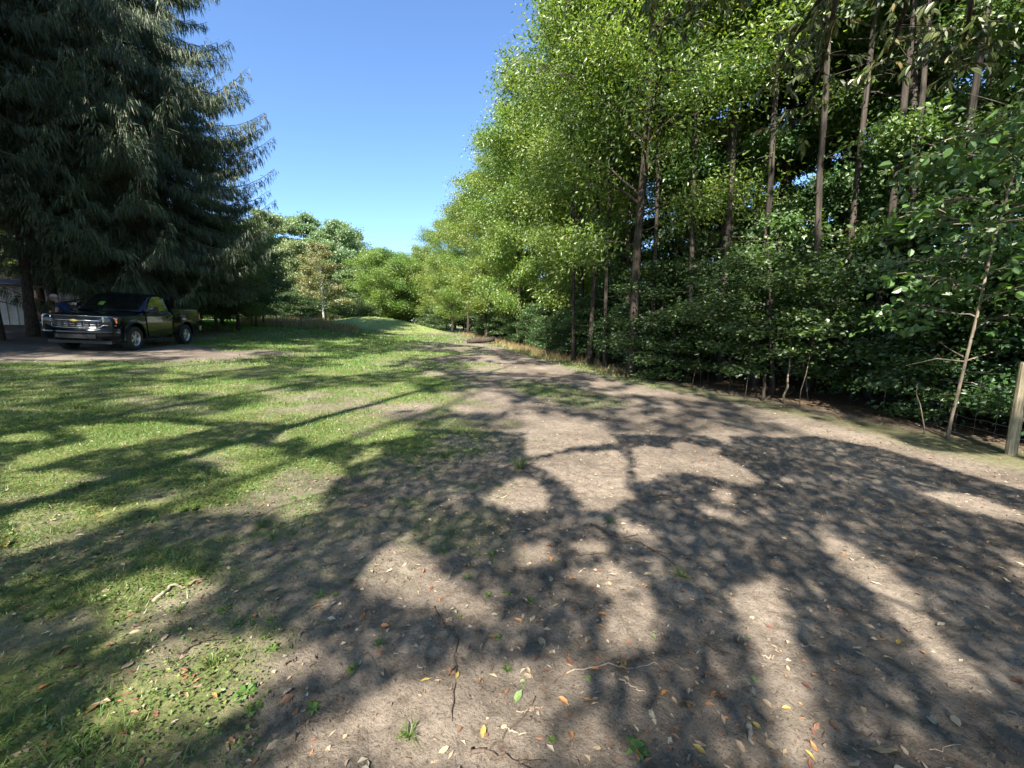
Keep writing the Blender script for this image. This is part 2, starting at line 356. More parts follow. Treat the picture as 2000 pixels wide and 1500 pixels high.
def decid(seed, H, r0, cb, prof, nlimb, nsub, nleaf, LL, LW, sig, rise=0.5, droop=0.25, flat=0.5, lean=(0, 0), limbs=(), corr=0.5, up=0.7, topless=False, wig=0.05, seg=16, lowstub=0, six=False, inner=0.25):
    """trunk, branches and a crown of single leaves carried on twigs; returns three meshes' geometry"""
    rng = np.random.default_rng(seed)
    tz = np.linspace(0, H, seg); P = np.stack([lean[0] * (tz / H) ** 1.3, lean[1] * (tz / H) ** 1.3, tz], 1)
    w = rng.normal(0, wig, (seg, 2)); w[:2] = 0; P[:, :2] += np.cumsum(w, 0) * 0.6
    rad = r0 * (1 - tz / H) ** 0.75 + 0.012; rad[0] *= 1.35; rad[1] *= 1.0
    T = G().tube(P, rad, 10); B = G()
    tips = []                                                       # (base, vector)
    def limb(h, az, ln, r, rs):
        p0 = np.array([np.interp(h, tz, P[:, k]) for k in range(3)]); d = np.array([math.cos(az), math.sin(az), 0])
        p2 = p0 + d * ln + np.array([0, 0, rs * ln]); p1 = p0 + d * ln * 0.45 + np.array([0, 0, rs * ln * 0.85])
        Q = wob(bez(p0, p1, p2, 9), rng, 0.045 * ln / 2.5); B.tube(Q, np.linspace(r, 0.008, 9), 5, False)
        for k in range(nsub):
            t = inner + (1 - inner) * (k + rng.random()) / nsub; q = Q[0] * 0 + np.array([np.interp(t * 8, np.arange(9), Q[:, c]) for c in range(3)])
            a2 = az + rng.choice([-1, 1]) * rng.uniform(0.3, 1.3); l2 = ln * rng.uniform(0.18, 0.42) + 0.25
            v = np.array([math.cos(a2), math.sin(a2), rng.uniform(-droop, 0.35)]) * l2
            B.tube(np.stack([q, q + v * 0.55 + [0, 0, 0.04], q + v]), [0.014, 0.009, 0.004], 3, False)
            tips.append((q, v))
        tips.append((Q[-2], (Q[-1] - Q[-2]) * 2))
    for (h, az, ln, r, rs) in limbs: limb(h, az, ln, r, rs)
    for k in range(nlimb):
        f = (k + rng.random()) / nlimb; h = cb + (H * (1.0 if not topless else 0.92) - cb) * f
        ln = prof(f) * rng.uniform(0.65, 1.15); limb(min(h, H * 0.99), k * 2.399 + rng.uniform(-0.5, 0.5), ln, 0.045 * r0 / 0.17 * (1 - 0.75 * f) + 0.010, rise * rng.uniform(0.5, 1.4))
    for k in range(lowstub):
        h = rng.uniform(0.9, cb); az = rng.uniform(0, 6.28); ln = rng.uniform(0.3, 1.2)
        p0 = np.array([np.interp(h, tz, P[:, c]) for c in range(3)]); d = np.array([math.cos(az), math.sin(az), rng.uniform(-.2, .3)]) * ln
        B.tube(wob(np.stack([p0, p0 + d * .5, p0 + d]), rng, 0.03), [0.016, 0.01, 0.004], 3, False)
    bases = np.array([t[0] for t in tips]); vecs = np.array([t[1] for t in tips]); n = len(tips)
    k = rng.integers(0, n, nleaf); wgt = rng.random(n) ** 1.5 + 0.04
    k = rng.choice(n, nleaf, p=wgt / wgt.sum())
    t = rng.random(nleaf)[:, None] ** 0.8 * 1.12
    C = bases[k] + vecs[k] * t + np.clip(rng.normal(0, sig, (nleaf, 3)), -1.7 * sig, 1.7 * sig) * np.array([1, 1, flat]) - np.array([0, 0, 1]) * droop * 0.3 * t
    D = unit(vecs[k]) * corr + unit(rng.normal(0, 1, (nleaf, 3))) + np.array([0, 0, -droop * 1.2])
    N = rng.normal(0, 1, (nleaf, 3)) * (1 - up) + np.array([0, 0, up])
    sc = rng.uniform(0.5, 1.4, nleaf)
    V, F = (blades6 if six else kites)(C, D, N, LL * sc, LW * sc, 0.12)
    tint = np.clip(rng.normal(0.45, 0.2, nleaf) + (rng.random(n)[k] - 0.5) * 0.5, 0, 1)
    return T, B, V, F, (np.concatenate([tint, tint]) if six else tint)
def tree_meshes(key, geo, leaf, bark):
    T, B, V, F, tint = geo
    T.add(np.vstack(B.V), B.F)                                       # limbs grow out of the trunk: one piece of wood
    return dict(trunk=T.mesh(key + '_trunk', M[bark], smooth=True), crown=mesh(key + '_crown', V, [F], M[leaf], tint=tint))
def plant(name, kit, label, loc, rz=0.0, s=(1, 1, 1), group=None, cat='tree', tilt=(0, 0), dz=-0.05):
    """one tree or bush: an Empty at its foot with its own trunk and crown"""
    o = thing(name, label, cat, (loc[0], loc[1], gzf(*loc) + dz), rz, group); o.scale = s; o.rotation_euler = (tilt[0], tilt[1], rz)
    for part, me in kit.items(): obj(part, me, o)
    return o

def spruce(seed, H, r0, z0, Rm, thin=1.0):
    rng = np.random.default_rng(seed); seg = 14
    tz = np.linspace(0, H, seg); P = np.stack([0 * tz, 0 * tz, tz], 1); P[:, :2] += np.cumsum(rng.normal(0, 0.03, (seg, 2)), 0)
    rad = r0 * (1 - tz / H) ** 0.8 + 0.015; rad[0] *= 1.3
    T = G().tube(P, rad, 12); B = G(); Cs = []; Ls = []; Ds = []
    z = z0
    while z < H - 0.4:
        f = (z - z0) / (H - z0); Lm = Rm * (1 - f ** 2.4) ** 0.95 + 0.2
        if z < z0 + 1.2: Lm *= 0.8
        for q in range(rng.integers(4, 7)):
            az = rng.uniform(0, 6.28); ln = Lm * rng.uniform(0.85, 1.06); n = 10
            t = np.linspace(0, 1, n); d = np.array([math.cos(az), math.sin(az), 0]); sd = np.array([-d[1], d[0], 0])
            dz = ln * (-0.10 * t - 0.34 * np.sin(t * 2.5) * (1 - 0.35 * f) + 0.14 * t ** 3 + 0.10 * t * f)
            p0 = np.array([np.interp(z, tz, P[:, k]) for k in range(3)])
            Q = p0 + d * (t * ln)[:, None] + np.array([0, 0, 1]) * dz[:, None] + sd * (rng.normal(0, 0.05) * t * ln)[:, None]
            B.tube(Q, np.linspace(0.045 * (0.4 + 0.6 * (1 - f)) + 0.006, 0.006, n), 4, False)
            m = int(ln / 0.135 * thin)
            for k in range(m):                                      # side twigs, each hung with branchlets
                tt = 0.12 + 0.88 * (k + rng.random()) / m
                b0 = np.array([np.interp(tt, t, Q[:, c]) for c in range(3)])
                l2 = (0.2 + 0.26 * ln * (1 - tt) * (0.35 + tt)) * rng.uniform(0.6, 1.2)
                s = rng.choice([-1, 1]); dv = sd * s * 0.8 + d * 0.65 + np.array([0, 0, -0.22])
                c2 = max(2, int(l2 / 0.05)); u = rng.random(c2)
                pts = b0 + dv * (u * l2)[:, None]
                Cs.append(pts); Ls.append(rng.uniform(0.16, 0.62, c2) * (0.55 + 0.55 * (1 - tt) + 0.1)); Ds.append(np.tile(dv * 0.32 + np.array([0, 0, -1.0]), (c2, 1)) + rng.normal(0, 0.13, (c2, 3)))
                Cs.append(b0[None]); Ls.append(np.array([l2 * 1.05])); Ds.append(dv[None])
            Cs.append(Q[-2:-1]); Ls.append(np.array([0.4])); Ds.append((d + [0, 0, 0.25])[None])
        z += rng.uniform(0.30, 0.46) * (1.25 - 0.35 * f)
    for k in range(26):                                             # bare dead twigs low on the trunk
        h = rng.uniform(1.3, z0 + 1.5); az = rng.uniform(0, 6.28); ln = rng.uniform(0.5, 2.2)
        d = np.array([math.cos(az), math.sin(az), rng.uniform(-0.35, 0.05)]) * ln; p0 = np.array([0, 0, h])
        B.tube(wob(np.stack([p0, p0 + d * .4, p0 + d * .75, p0 + d]), rng, 0.03), [0.02, 0.013, 0.008, 0.004], 3, False)
    C = np.vstack(Cs); Ln = np.concatenate(Ls); D = unit(np.vstack(Ds)); n = len(C)
    N1 = unit(np.cross(D, rng.normal(0, 1, (n, 3)))); N2 = np.cross(D, N1)
    C2 = C + rng.normal(0, 0.06, (n, 3)); D2 = unit(D + rng.normal(0, 0.12, (n, 3)))
    V1, F1 = kites(C, D, N1, Ln, 0.022 + 0.014 * rng.random(n), 0.1); V2, F2 = kites(C2, D2, N2, Ln * rng.uniform(0.4, 1.1, n), 0.022 + 0.014 * rng.random(n), 0.1)
    ti = np.clip(rng.normal(0.4, 0.2, n), 0, 0.85); ti[rng.random(n) < 0.04] = 1.0
    return T, B, np.vstack([V1, V2]), np.vstack([F1, F2 + len(V1)]), np.concatenate([ti, ti])

# ------------------------------------------------------------------ tree kits
ell = lambda R0, a=0.9: (lambda f: R0 * max(0.18, (1 - abs(2 * f - a) ** 2.2)) ** 0.5)
K = {}
K['locust1'] = tree_meshes('locust1', decid(11, 19.5, 0.118, 4.6, lambda f: 2.9 * (1 - 0.6 * f), 40, 15, 120000, 0.12, 0.045, 0.36, 0.6, 0.4, 0.8, (0.35, 0.2),
        limbs=((5.0, 2.75, 3.1, 0.05, 0.45), (6.6, 2.5, 3.2, 0.05, 0.8), (8.2, 3.2, 2.6, 0.045, 0.8), (3.9, 3.0, 2.4, 0.035, 0.1), (10.5, 2.6, 2.0, 0.04, 0.7), (7.6, -0.4, 2.8, 0.04, 0.8)), corr=0.9, up=0.4), 'locust', 'bark_locust')
K['locust2'] = tree_meshes('locust2', decid(12, 14.5, 0.13, 2.2, ell(3.3), 30, 13, 75000, 0.14, 0.06, 0.36, 0.6, 0.4, 0.8, (-0.3, 0.3), corr=0.9, up=0.4), 'locust', 'bark_locust')
K['locust3'] = tree_meshes('locust3', decid(13, 9.5, 0.12, 1.0, ell(3.6, 0.75), 28, 12, 52000, 0.16, 0.07, 0.36, 0.55, 0.35, 0.8, (0.2, 0.1), corr=0.9, up=0.5), 'locust', 'bark_locust')
K['wood1'] = tree_meshes('wood1', decid(21, 20.5, 0.2, 6.3, ell(2.7, 1.05), 24, 10, 27000, 0.12, 0.07, 0.3, 0.5, 0.35, 0.5, (0.3, -0.2), up=0.4, lowstub=10, inner=0.45), 'wood', 'bark')
K['wood2'] = tree_meshes('wood2', decid(22, 18.5, 0.15, 5.0, ell(2.4, 1.0), 24, 10, 25000, 0.115, 0.065, 0.3, 0.45, 0.35, 0.5, (-0.4, 0.3), up=0.4, lowstub=10, inner=0.45), 'wood', 'bark')
K['wood3'] = tree_meshes('wood3', decid(23, 15.5, 0.085, 3.4, ell(1.8, 1.0), 22, 9, 19000, 0.11, 0.065, 0.28, 0.4, 0.3, 0.5, (0.5, 0.3), up=0.4, lowstub=8, inner=0.45), 'wood', 'bark')
K['pole'] = tree_meshes('pole', decid(24, 19, 0.075, 8.2, ell(1.7, 1.0), 18, 8, 13000, 0.12, 0.07, 0.3, 0.5, 0.35, 0.6, (0.35, 0.2), up=0.4, lowstub=14, inner=0.4), 'wood', 'bark')
K['under1'] = tree_meshes('under1', decid(31, 5.2, 0.045, 0.7, ell(1.6, 0.9), 24, 9, 15000, 0.1, 0.065, 0.22, 0.3, 0.3, 0.5, (0.3, 0.2), up=0.45, seg=10), 'shrub', 'bark')
K['under2'] = tree_meshes('under2', decid(32, 3.2, 0.03, 0.25, ell(1.35, 0.8), 20, 9, 10000, 0.095, 0.06, 0.2, 0.3, 0.3, 0.5, (0.1, 0.2), up=0.45, seg=8), 'shrub', 'bark')
K['poplar1'] = tree_meshes('poplar1', decid(41, 16, 0.25, 2.5, ell(4.6, 0.85), 34, 12, 52000, 0.22, 0.15, 0.42, 0.45, 0.3, 0.6, up=0.25), 'far_grey', 'bark')
K['poplar2'] = tree_meshes('poplar2', decid(42, 12, 0.2, 0.8, ell(4.0, 0.8), 32, 11, 44000, 0.21, 0.14, 0.4, 0.4, 0.3, 0.6, up=0.25), 'far_grey', 'bark')
K['birch'] = tree_meshes('birch', decid(43, 8.6, 0.11, 1.9, lambda f: 2.7 * (1 - f) ** 0.6 + 0.3, 26, 9, 17000, 0.15, 0.1, 0.24, 0.5, 0.3, 0.6, up=0.25), 'birch', 'bark_white')
K['leafy'] = tree_meshes('leafy', decid(44, 9.5, 0.14, 1.0, ell(3.3, 0.85), 28, 11, 34000, 0.16, 0.1, 0.32, 0.4, 0.3, 0.5, up=0.6), 'wood', 'bark')
K['spruce1'] = tree_meshes('spruce1', spruce(51, 22.5, 0.32, 3.2, 5.9), 'needle', 'bark_spruce')
K['spruce2'] = tree_meshes('spruce2', spruce(52, 21, 0.175, 6.2, 4.6, 0.85), 'needle', 'bark_spruce')

# ------------------------------------------------------------------ spruces on the left
gs = 'spruces of the stand on the left'
plant('spruce_tree', K['spruce1'], 'huge dark spruce with drooping boughs standing behind the black pickup', at(300, 20.0), 0.4, (1.0, 1.0, 1.05), gs)
plant('spruce_tree', K['spruce2'], 'tall spruce with a pinkish bare trunk standing between white shed and pickup', at(120, 19.0), 2.1, (1.05, 1.05, 1), gs)
plant('spruce_tree', K['spruce2'], 'tall spruce with a dull bare trunk, twin of the pinkish one beside it', at(93, 19.6), 3.6, (0.95, 0.95, 1), gs)
plant('spruce_tree', K['spruce2'], 'leaning spruce whose sun-flecked trunk stands before the white shed', at(70, 17.2), 5.0, (0.9, 0.9, 1), gs, tilt=(0.0, -0.02))
plant('spruce_tree', K['spruce2'], 'spruce with a thick dark trunk standing at the end of the white shed', at(3, 15.3), 1.2, (0.85, 0.85, 0.95), gs)
plant('spruce_tree', K['spruce1'], 'slim spruce rising deep in the stand beyond the pickup cab', at(185, 25), 0.7, (0.9, 0.9, 1), gs)
plant('spruce_tree', K['spruce1'], 'broad spruce at the field end of the stand, boughs against the sky', at(350, 24.5), 2.9, (0.85, 0.85, 0.78), gs)
for k, (x, y, s) in enumerate([(-19, 7.5, 1.08), (-24, 2.5, 1.12), (-28, 9, 1.0)]):
    plant('spruce_tree', K['spruce1' if k % 2 == 0 else 'spruce2'], 'tall dark spruce of the same stand, shading the turning place', (x, y), k * 1.3, (s, s, s), gs)
# leafy growth under and behind the spruces
gu = 'leafy trees under the spruces'
for (px, d, kit, s, rz, lb) in [(470, 25, 'leafy', 0.62, 0.3, 'dark leafy young tree at the field end of the spruces'), (428, 24, 'leafy', 0.55, 2.0, 'dark leafy young tree under the spruce boughs, next to pickup tailgate'),
        (395, 26, 'under1', 1.2, 1.0, 'low leafy bush behind the pickup tailgate'), (330, 27, 'leafy', 0.6, 4.0, 'leafy tree in the shade behind the pickup bed'), (240, 29, 'leafy', 0.65, 5.0, 'leafy tree in the shade seen above the pickup cab'),
        (505, 29, 'under1', 1.0, 0.3, 'low bush at the corner of the far wire fence'), (440, 30, 'leafy', 0.75, 5.3, 'leafy tree standing behind the two dark young trees'), (520, 33, 'under1', 1.3, 2.3, 'pale green bush on the far wire fence')]:
    plant('leafy_tree' if kit == 'leafy' else 'bush', K[kit], lb, at(px, d), rz, (s, s, s), gu, 'tree' if kit == 'leafy' else 'bush')
for k, (px, d) in enumerate([(0, 36), (60, 38), (130, 37), (200, 40), (270, 42), (340, 40), (400, 44), (-60, 34), (30, 48), (160, 50), (300, 52)]):
    plant('leafy_tree', K['leafy' if k % 3 else 'locust3'], 'sunlit leafy tree far behind the spruce trunks', at(px, d), k * 0.9, (1, 1, 0.8 + 0.1 * (k % 4)), 'sunlit trees behind the spruces')

# ------------------------------------------------------------------ trees at the far end of the field
gf = 'trees at the far end of the field'
for (px, d, kit, s, sz, rz, lb) in [(545, 62, 'poplar1', 1.0, 0.92, 0.2, 'tall grey-green tree, highest at the far end, next to the spruces'), (610, 66, 'poplar1', 1.0, 0.95, 1.4, 'tall grey-green tree standing behind the white-stemmed tree'),
        (665, 64, 'poplar2', 1.15, 1.15, 2.2, 'round grey-green tree beside the gap in the far trees'), (580, 52, 'poplar2', 0.8, 0.75, 3.1, 'olive bushy tree in front of the tall grey-green ones'),
        (500, 60, 'poplar1', 0.9, 0.75, 3.1, 'grey-green tree half hidden by the spruce boughs'), (690, 72, 'poplar2', 1.1, 1.2, 4.1, 'shadowy grey-green tree in the far gap')]:
    plant('broadleaf_tree', K[kit], lb, at(px, d), rz, (s, s, sz), gf)
plant('birch_tree', K['birch'], 'pale yellow-green tree with a slender white trunk beside the mound', at(637, 46), 0.0, (0.95, 0.95, 0.95), gf)
for (px, d, s, sz, rz, lb) in [(735, 56, 1.0, 0.98, 0.1, 'layered yellow-green locust behind the top of the mound'), (790, 58, 1.05, 1.0, 1.9, 'layered yellow-green locust behind the right slope of the mound'),
        (760, 64, 1.1, 1.1, 3.0, 'yellow-green locust standing back between two others behind the mound'), (835, 62, 1.0, 1.15, 4.0, 'darker locust at the end of the dirt lane'), (870, 56, 1.0, 1.0, 5.0, 'locust closing the far end of the dirt lane')]:
    plant('locust_tree', K['locust3'], lb, at(px, d), rz, (s, s, sz), gf)
for k, px in enumerate(list(range(-320, 440, 62)) + list(range(440, 980, 45))):
    plant('broadleaf_tree', K['poplar2'], 'grey-green tree in the dim background beyond the field', at(px, 80 + (k % 3) * 5), k * 1.1, (1.1, 1.1, 0.85), 'background trees beyond the field')
for k, (px, d, s) in enumerate([(560, 45, .9), (585, 47, 1.0), (540, 43, .7), (700, 55, 1.0), (720, 53, .8), (610, 50, 1.0), (655, 52, 1.1), (680, 56, 1.2), (840, 55, .9), (860, 50, .9)]):
    plant('bush', K['under2'], 'low green bush in the hedge at the far end of the field', at(px, d), k * 1.7, (1.3 * s, 1.3 * s, s), 'bushes of the far hedge', 'bush')

# ------------------------------------------------------------------ the locust row on the right
gl = 'locust trees along the dirt lane'
bx, by = g(1236, 738)
plant('locust_tree', K['locust1'], 'tallest yellow-green locust with long bare limbs, at the bend of the lane', (bx, by + 0.2), 0.0, (1, 1, 1), gl)
for (px, d, kit, s, sz, rz, lb) in [(1132, 19.5, 'locust2', 0.95, 1.0, 0.7, 'full locust next beyond the tallest one, leaning over the lane'), (1135, 24, 'locust1', 0.8, 0.85, 2.5, 'tall locust standing back behind the second locust of the row'),
        (1012, 27, 'locust2', 0.92, 0.95, 2.1, 'bright locust with forked pale trunk above the dark log'), (1045, 31, 'locust2', 1.0, 1.05, 3.3, 'locust standing back from the lane behind the forked one'),
        (950, 34, 'locust2', 0.9, 0.9, 4.4, 'bright locust beyond the dark log'), (985, 39, 'locust2', 1.0, 1.05, 5.2, 'locust rising behind the bright one beyond the log'),
        (915, 42, 'locust2', 0.9, 0.85, 0.4, 'locust opposite the mound, its boughs low over the lane'), (885, 49, 'locust2', 0.95, 0.85, 1.5, 'farthest locust of the row at the end of the lane'), (940, 50, 'locust2', 1.0, 1.0, 2.7, 'tall locust behind the farthest two of the row')]:
    plant('locust_tree', K[kit], lb, at(px, d), rz, (s, s, sz), gl)

# ------------------------------------------------------------------ the wood on the right
gw = 'tall trees of the wood behind the wire fence'
for (px, d, kit, s, rz, tl, lb) in [(1152, 16.3, 'wood3', 1.0, 0.3, (0, 0), 'thin forked tree at the edge of the wood beside the tallest locust'), (1338, 19, 'wood3', 1.1, 1.3, (0, 0), 'slender pale-trunked tree with blue sky beside it'),
        (1425, 15.5, 'wood2', 0.95, 2.0, (0, 0), 'straight dark tree between the locust and the thick dark trunk'), (1512, 13.6, 'wood1', 1.0, 3.2, (0, 0), 'thick dark trunk rising from the densest thicket'),
        (1612, 12.6, 'wood2', 1.0, 4.1, (0, 0.02), 'dark trunk with lit flakes of bark, right of the thick one'), (1690, 12.2, 'wood2', 0.95, 5.5, (0, 0.015), 'slim dark trunk close beside the big ridged trunk'),
        (1732, 10.6, 'wood1', 0.98, 0.9, (0, 0.02), 'big grey trunk with ridged bark standing clear above the thicket'), (1800, 9.4, 'wood3', 1.0, 2.6, (0, 0.07), 'thin leaning trunk between the big ridged trunk and the sapling'), (1290, 17, 'wood3', .9, 1.0, (0, 0), 'thin straight pole just right of the tallest locust'), (1382, 14.2, 'wood3', .8, 2.2, (0, 0), 'thin pole with sky beside it, close to the pale-trunked tree'), (1465, 17, 'wood3', 1.0, 3.0, (0, 0), 'thin pole standing back left of the thick dark trunk'), (1562, 16, 'wood3', .9, 4.0, (0, .02), 'thin pole standing back right of the thick dark trunk'), (1655, 16, 'wood3', 1.1, 5.0, (0, 0), 'pole standing back between the two flaky dark trunks'), (1772, 14, 'wood3', 1.0, 0.5, (0, .03), 'pole standing back behind the big ridged trunk'), (1885, 12.5, 'wood2', .8, 1.5, (0, .03), 'dark trunk standing back behind the leaning sapling'), (1950, 11.5, 'wood3', 1.0, 2.5, (0, .02), 'thin dark trunk standing back behind the wooden post')]:
    plant('broadleaf_tree', K[kit], lb, at(px, d), rz, (s, s, 1), gw, tilt=tl)
rw = np.random.default_rng(77); used = []
for k in range(400):
    y = rw.uniform(-4, 46); x = float(wood_x(y)) + 2.6 + rw.random() ** 1.2 * 12
    if y > -1 and x < 12 and math.hypot(x, y) < 12.5 and x / max(y, .1) > 0.55: continue
    if abs(x / max(y, .1) - 0.32) < 0.05 and y > 20: continue            # a gap with sky
    if any((x - a) ** 2 + (y - b) ** 2 < 7.5 for a, b in used): continue
    used.append((x, y)); kit = ['wood1', 'wood2', 'wood3'][rw.integers(0, 3)]; s = rw.uniform(0.85, 1.12)
    plant('broadleaf_tree', K[kit], 'tall thin tree deep in the dark wood on the right', (x, y), rw.uniform(0, 6.28), (s, s, s * rw.uniform(0.85, 1.05)), 'trees deep in the wood')
    if len(used) >= 46: break
used2 = []
for k in range(500):
    y = rw.uniform(3.4, 44); x = float(wood_x(y)) + 0.9 + rw.random() ** 1.6 * 9
    if x / y > 1.0 and x - float(wood_x(y)) < 0.9: continue
    if any((x - a) ** 2 + (y - b) ** 2 < 1.9 for a, b in used2): continue
    used2.append((x, y)); s = rw.uniform(0.75, 1.15)
    plant('bush', K['under1' if rw.random() < 0.5 else 'under2'], 'leafy bush in the thicket at the foot of the wood', (x, y), rw.uniform(0, 6.28), (s, s, s * rw.uniform(0.8, 1.1) * (0.62 if x - float(wood_x(y)) < 2.2 else 1.05)), 'bushes of the thicket', 'bush')
    if len(used2) >= 92: break

for k, px in enumerate(range(-420, 1010, 34)):
    sc = 2.6 + 0.5 * (k % 3); plant('bush', K['under2'], 'big rounded bush in the dim hedge beyond the field', at(px, 72 + (k * 7) % 11), k * 2.1, (sc * 1.2, sc * 1.2, sc * 0.7), 'bushes of the background hedge', 'bush')

for k, (px, d, s) in enumerate([(1182, 15.2, .8), (1272, 13.4, .75), (1345, 12.4, .85), (1408, 11.8, .9), (1478, 10.9, .95), (1585, 10.0, .9), (1642, 9.9, .8), (1706, 9.3, .9), (1765, 8.9, .7), (1838, 8.3, .8), (1925, 7.9, .85), (1120, 17, .8), (1220, 16.5, .9), (1310, 15.5, .9)]):
    plant('broadleaf_tree', K['pole'], 'slim dark bare-stemmed tree in the front rank of the wood', at(px, d), k * 1.9, (s, s, 1), 'slim trees in the front rank of the wood', tilt=(0.0, 0.02 * ((k * 7) % 3 - 1)))
for k, (x, y, s) in enumerate([(7.6, 5.6, .8), (8.3, 5.0, .9), (9.0, 6.4, 1.0), (7.3, 6.9, .8), (8.9, 4.4, 1.0), (10.2, 7.6, 1.1), (7.9, 7.6, .9)]):
    plant('bush', K['under2'], 'dark leafy bush close behind the woven wire fence', (x, y), k * 1.1, (s, s, s * .8), 'bushes behind the wire fence', 'bush')

# ------------------------------------------------------------------ unseen trees behind the viewer, crowns shaped to cast the shade and lit patches
def _z(pts): return [(860 + 0.3 * a, 680 + 0.3 * b) for a, b in pts]
LITPX = [
 [(1422, 1166), (1450, 1140), (1521, 1130), (1540, 1240), (1558, 1300), (1620, 1500), (1545, 1500), (1488, 1317)],
 [(1598, 1031), (1640, 1050), (1730, 1105), (1795, 1180), (1855, 1270), (1925, 1375), (1880, 1355), (1780, 1240), (1700, 1150), (1610, 1065)],
 [(1185, 1180), (1270, 1165), (1282, 1268), (1185, 1270)], [(1120, 1415), (1190, 1390), (1205, 1500), (1105, 1500)],
 [(600, 1440), (760, 1340), (980, 1295), (1155, 1310), (1120, 1370), (1060, 1440), (1050, 1500), (540, 1500)],
 [(740, 1075), (800, 1040), (850, 1110), (930, 1170), (1000, 1230), (900, 1200), (800, 1180), (700, 1140)],
 [(1110, 1120), (1200, 1095), (1272, 1150), (1180, 1165)], [(300, 1260), (520, 1240), (620, 1300), (420, 1400), (200, 1420)],
 _z([(590, 740), (800, 690), (1150, 670), (1220, 720), (1200, 900), (1250, 960), (1110, 1050), (950, 1040), (840, 900), (700, 810)]),
 _z([(545, 420), (800, 470), (1050, 520), (1160, 620), (880, 640), (700, 690), (560, 700)]),
 _z([(1260, 700), (1380, 720), (1480, 810), (1340, 890), (1280, 870)]), _z([(1330, 630), (1450, 650), (1530, 700), (1450, 715)]),
 _z([(1180, 1110), (1380, 1195), (1375, 1250), (1240, 1240), (1150, 1160)]), _z([(1780, 920), (1880, 900), (1925, 1035), (1790, 1000)]), _z([(1700, 1035), (1900, 1085), (1900, 1120), (1720, 1070)]),
 _z([(1710, 550), (1870, 520), (1885, 620), (1800, 600)]), _z([(1730, 650), (1810, 640), (1815, 700), (1740, 690)]),
 _z([(480, 850), (600, 850), (700, 950), (680, 1060), (500, 1050), (300, 1000), (350, 930)]), _z([(510, 1290), (720, 1265), (745, 1405), (515, 1410)]),
 _z([(0, 300), (300, 310), (430, 370), (250, 405), (-250, 390), (-260, 330)]), _z([(880, 1255), (1040, 1265), (1085, 1340), (900, 1350)]),
 _z([(1300, 235), (1480, 280), (1700, 330), (1500, 325), (1240, 290)]), _z([(150, 85), (500, 110), (850, 125), (600, 165), (250, 150)]), _z([(980, 215), (1100, 225), (1080, 250), (1000, 240)]),
 [(1800, 960), (1900, 965), (2010, 1000), (2010, 1025), (1880, 995)], [(1690, 850), (1850, 885), (2010, 930), (2010, 960), (1850, 915), (1720, 875)], [(1500, 800), (1560, 812), (1640, 835), (1560, 830)],
 [(400, 742), (520, 745), (530, 768), (420, 770)], [(560, 770), (700, 755), (830, 765), (800, 800), (600, 815), (420, 820)], [(130, 835), (300, 825), (420, 835), (330, 858), (180, 860)], [(0, 848), (90, 845), (100, 860), (0, 865)],
 [(0, 925), (120, 920), (220, 935), (150, 962), (0, 975)], [(0, 1000), (150, 985), (250, 1000), (170, 1050), (0, 1080)], [(330, 880), (480, 870), (560, 880), (460, 905), (350, 900)], [(420, 900), (520, 885), (640, 900), (560, 925), (440, 925)],
 [(180, 1150), (330, 1110), (430, 1150), (330, 1230), (220, 1260)], [(520, 985), (610, 970), (640, 995), (560, 1015)], [(610, 830), (760, 820), (820, 850), (700, 870)],
 [(280, 715), (420, 705), (520, 712), (400, 728)], [(0, 690), (140, 688), (250, 700), (120, 712), (0, 706)], [(600, 720), (720, 715), (800, 722), (700, 732)], [(560, 690), (640, 688), (660, 694), (580, 697)], [(20, 668), (90, 662), (160, 668), (80, 676)], [(250, 688), (360, 684), (430, 690), (330, 697)],
 [(930, 760), (990, 780), (1000, 800), (940, 800)], [(1960, 1060), (2010, 1100), (2010, 1150), (1980, 1110)]]
LIT = [[g(*p) for p in P] for P in LITPX]
SHADE = [(-17, -4), (18, -4), (16, 12), (7, 17), (1.3, 22.5), (-5, 28.5), (-17, 32), (-19, 20)]
rng = np.random.default_rng(5)
n = 118000
gx_ = np.concatenate([rng.uniform(-19, 18, n), rng.uniform(-8, 8, 175000)]); gy_ = np.concatenate([rng.uniform(-4, 38, n), rng.uniform(0, 6, 175000)]); near = np.arange(len(gx_)) >= n
k = inpoly(gx_, gy_, SHADE) & (near | ~((np.abs(gx_) < 8) & (gy_ > 0) & (gy_ < 6)))
rd_ = np.where(near, 0.015, 0.15)
for P in LIT:
    for dx_, dy_ in ((0, 0), (1, 0), (-1, 0), (0, 1.3), (0, -1.3)): k &= ~inpoly(gx_ + dx_ * rd_, gy_ + dy_ * rd_, P)  # leaves left out where their shadow would cover a lit patch
mott = fbm(gx_ * 0.8 + 3, gy_ * 0.42, 77, 3)
k &= ~((mott > np.where(gx_ < np.interp(gy_, EY, EX), 0.575, 0.63)) & (gy_ > 3.2))
gx_, gy_ = gx_[k], gy_[k]; near = near[k]; h = np.where(near, rng.uniform(4.6, 8.5, len(gx_)), rng.uniform(12.5, 27, len(gx_))); g0 = gz(gx_, gy_)
C = np.stack([gx_, gy_, g0], 1) + TO_SUN * (h / TO_SUN[2])[:, None]
dep = C[:, 1] * cp - (C[:, 2] - CAM_H) * sp; up_ = C[:, 1] * sp + (C[:, 2] - CAM_H) * cp
vis = (dep > 0.2) & (np.abs(C[:, 0]) < dep * 1.5) & (up_ < dep * 1.12)
C = C[~vis]; near = near[~vis]
STEMS = np.array([(-10.5, -9.5), (-6.2, -5.4), (-8.2, -14), (3.2, -5.2), (2.6, -13.5), (-15.5, -10), (8.8, -7.5), (9.5, -2.4)])
own = np.argmin(((C[:, None, :2] - STEMS[None]) ** 2).sum(-1), 1)
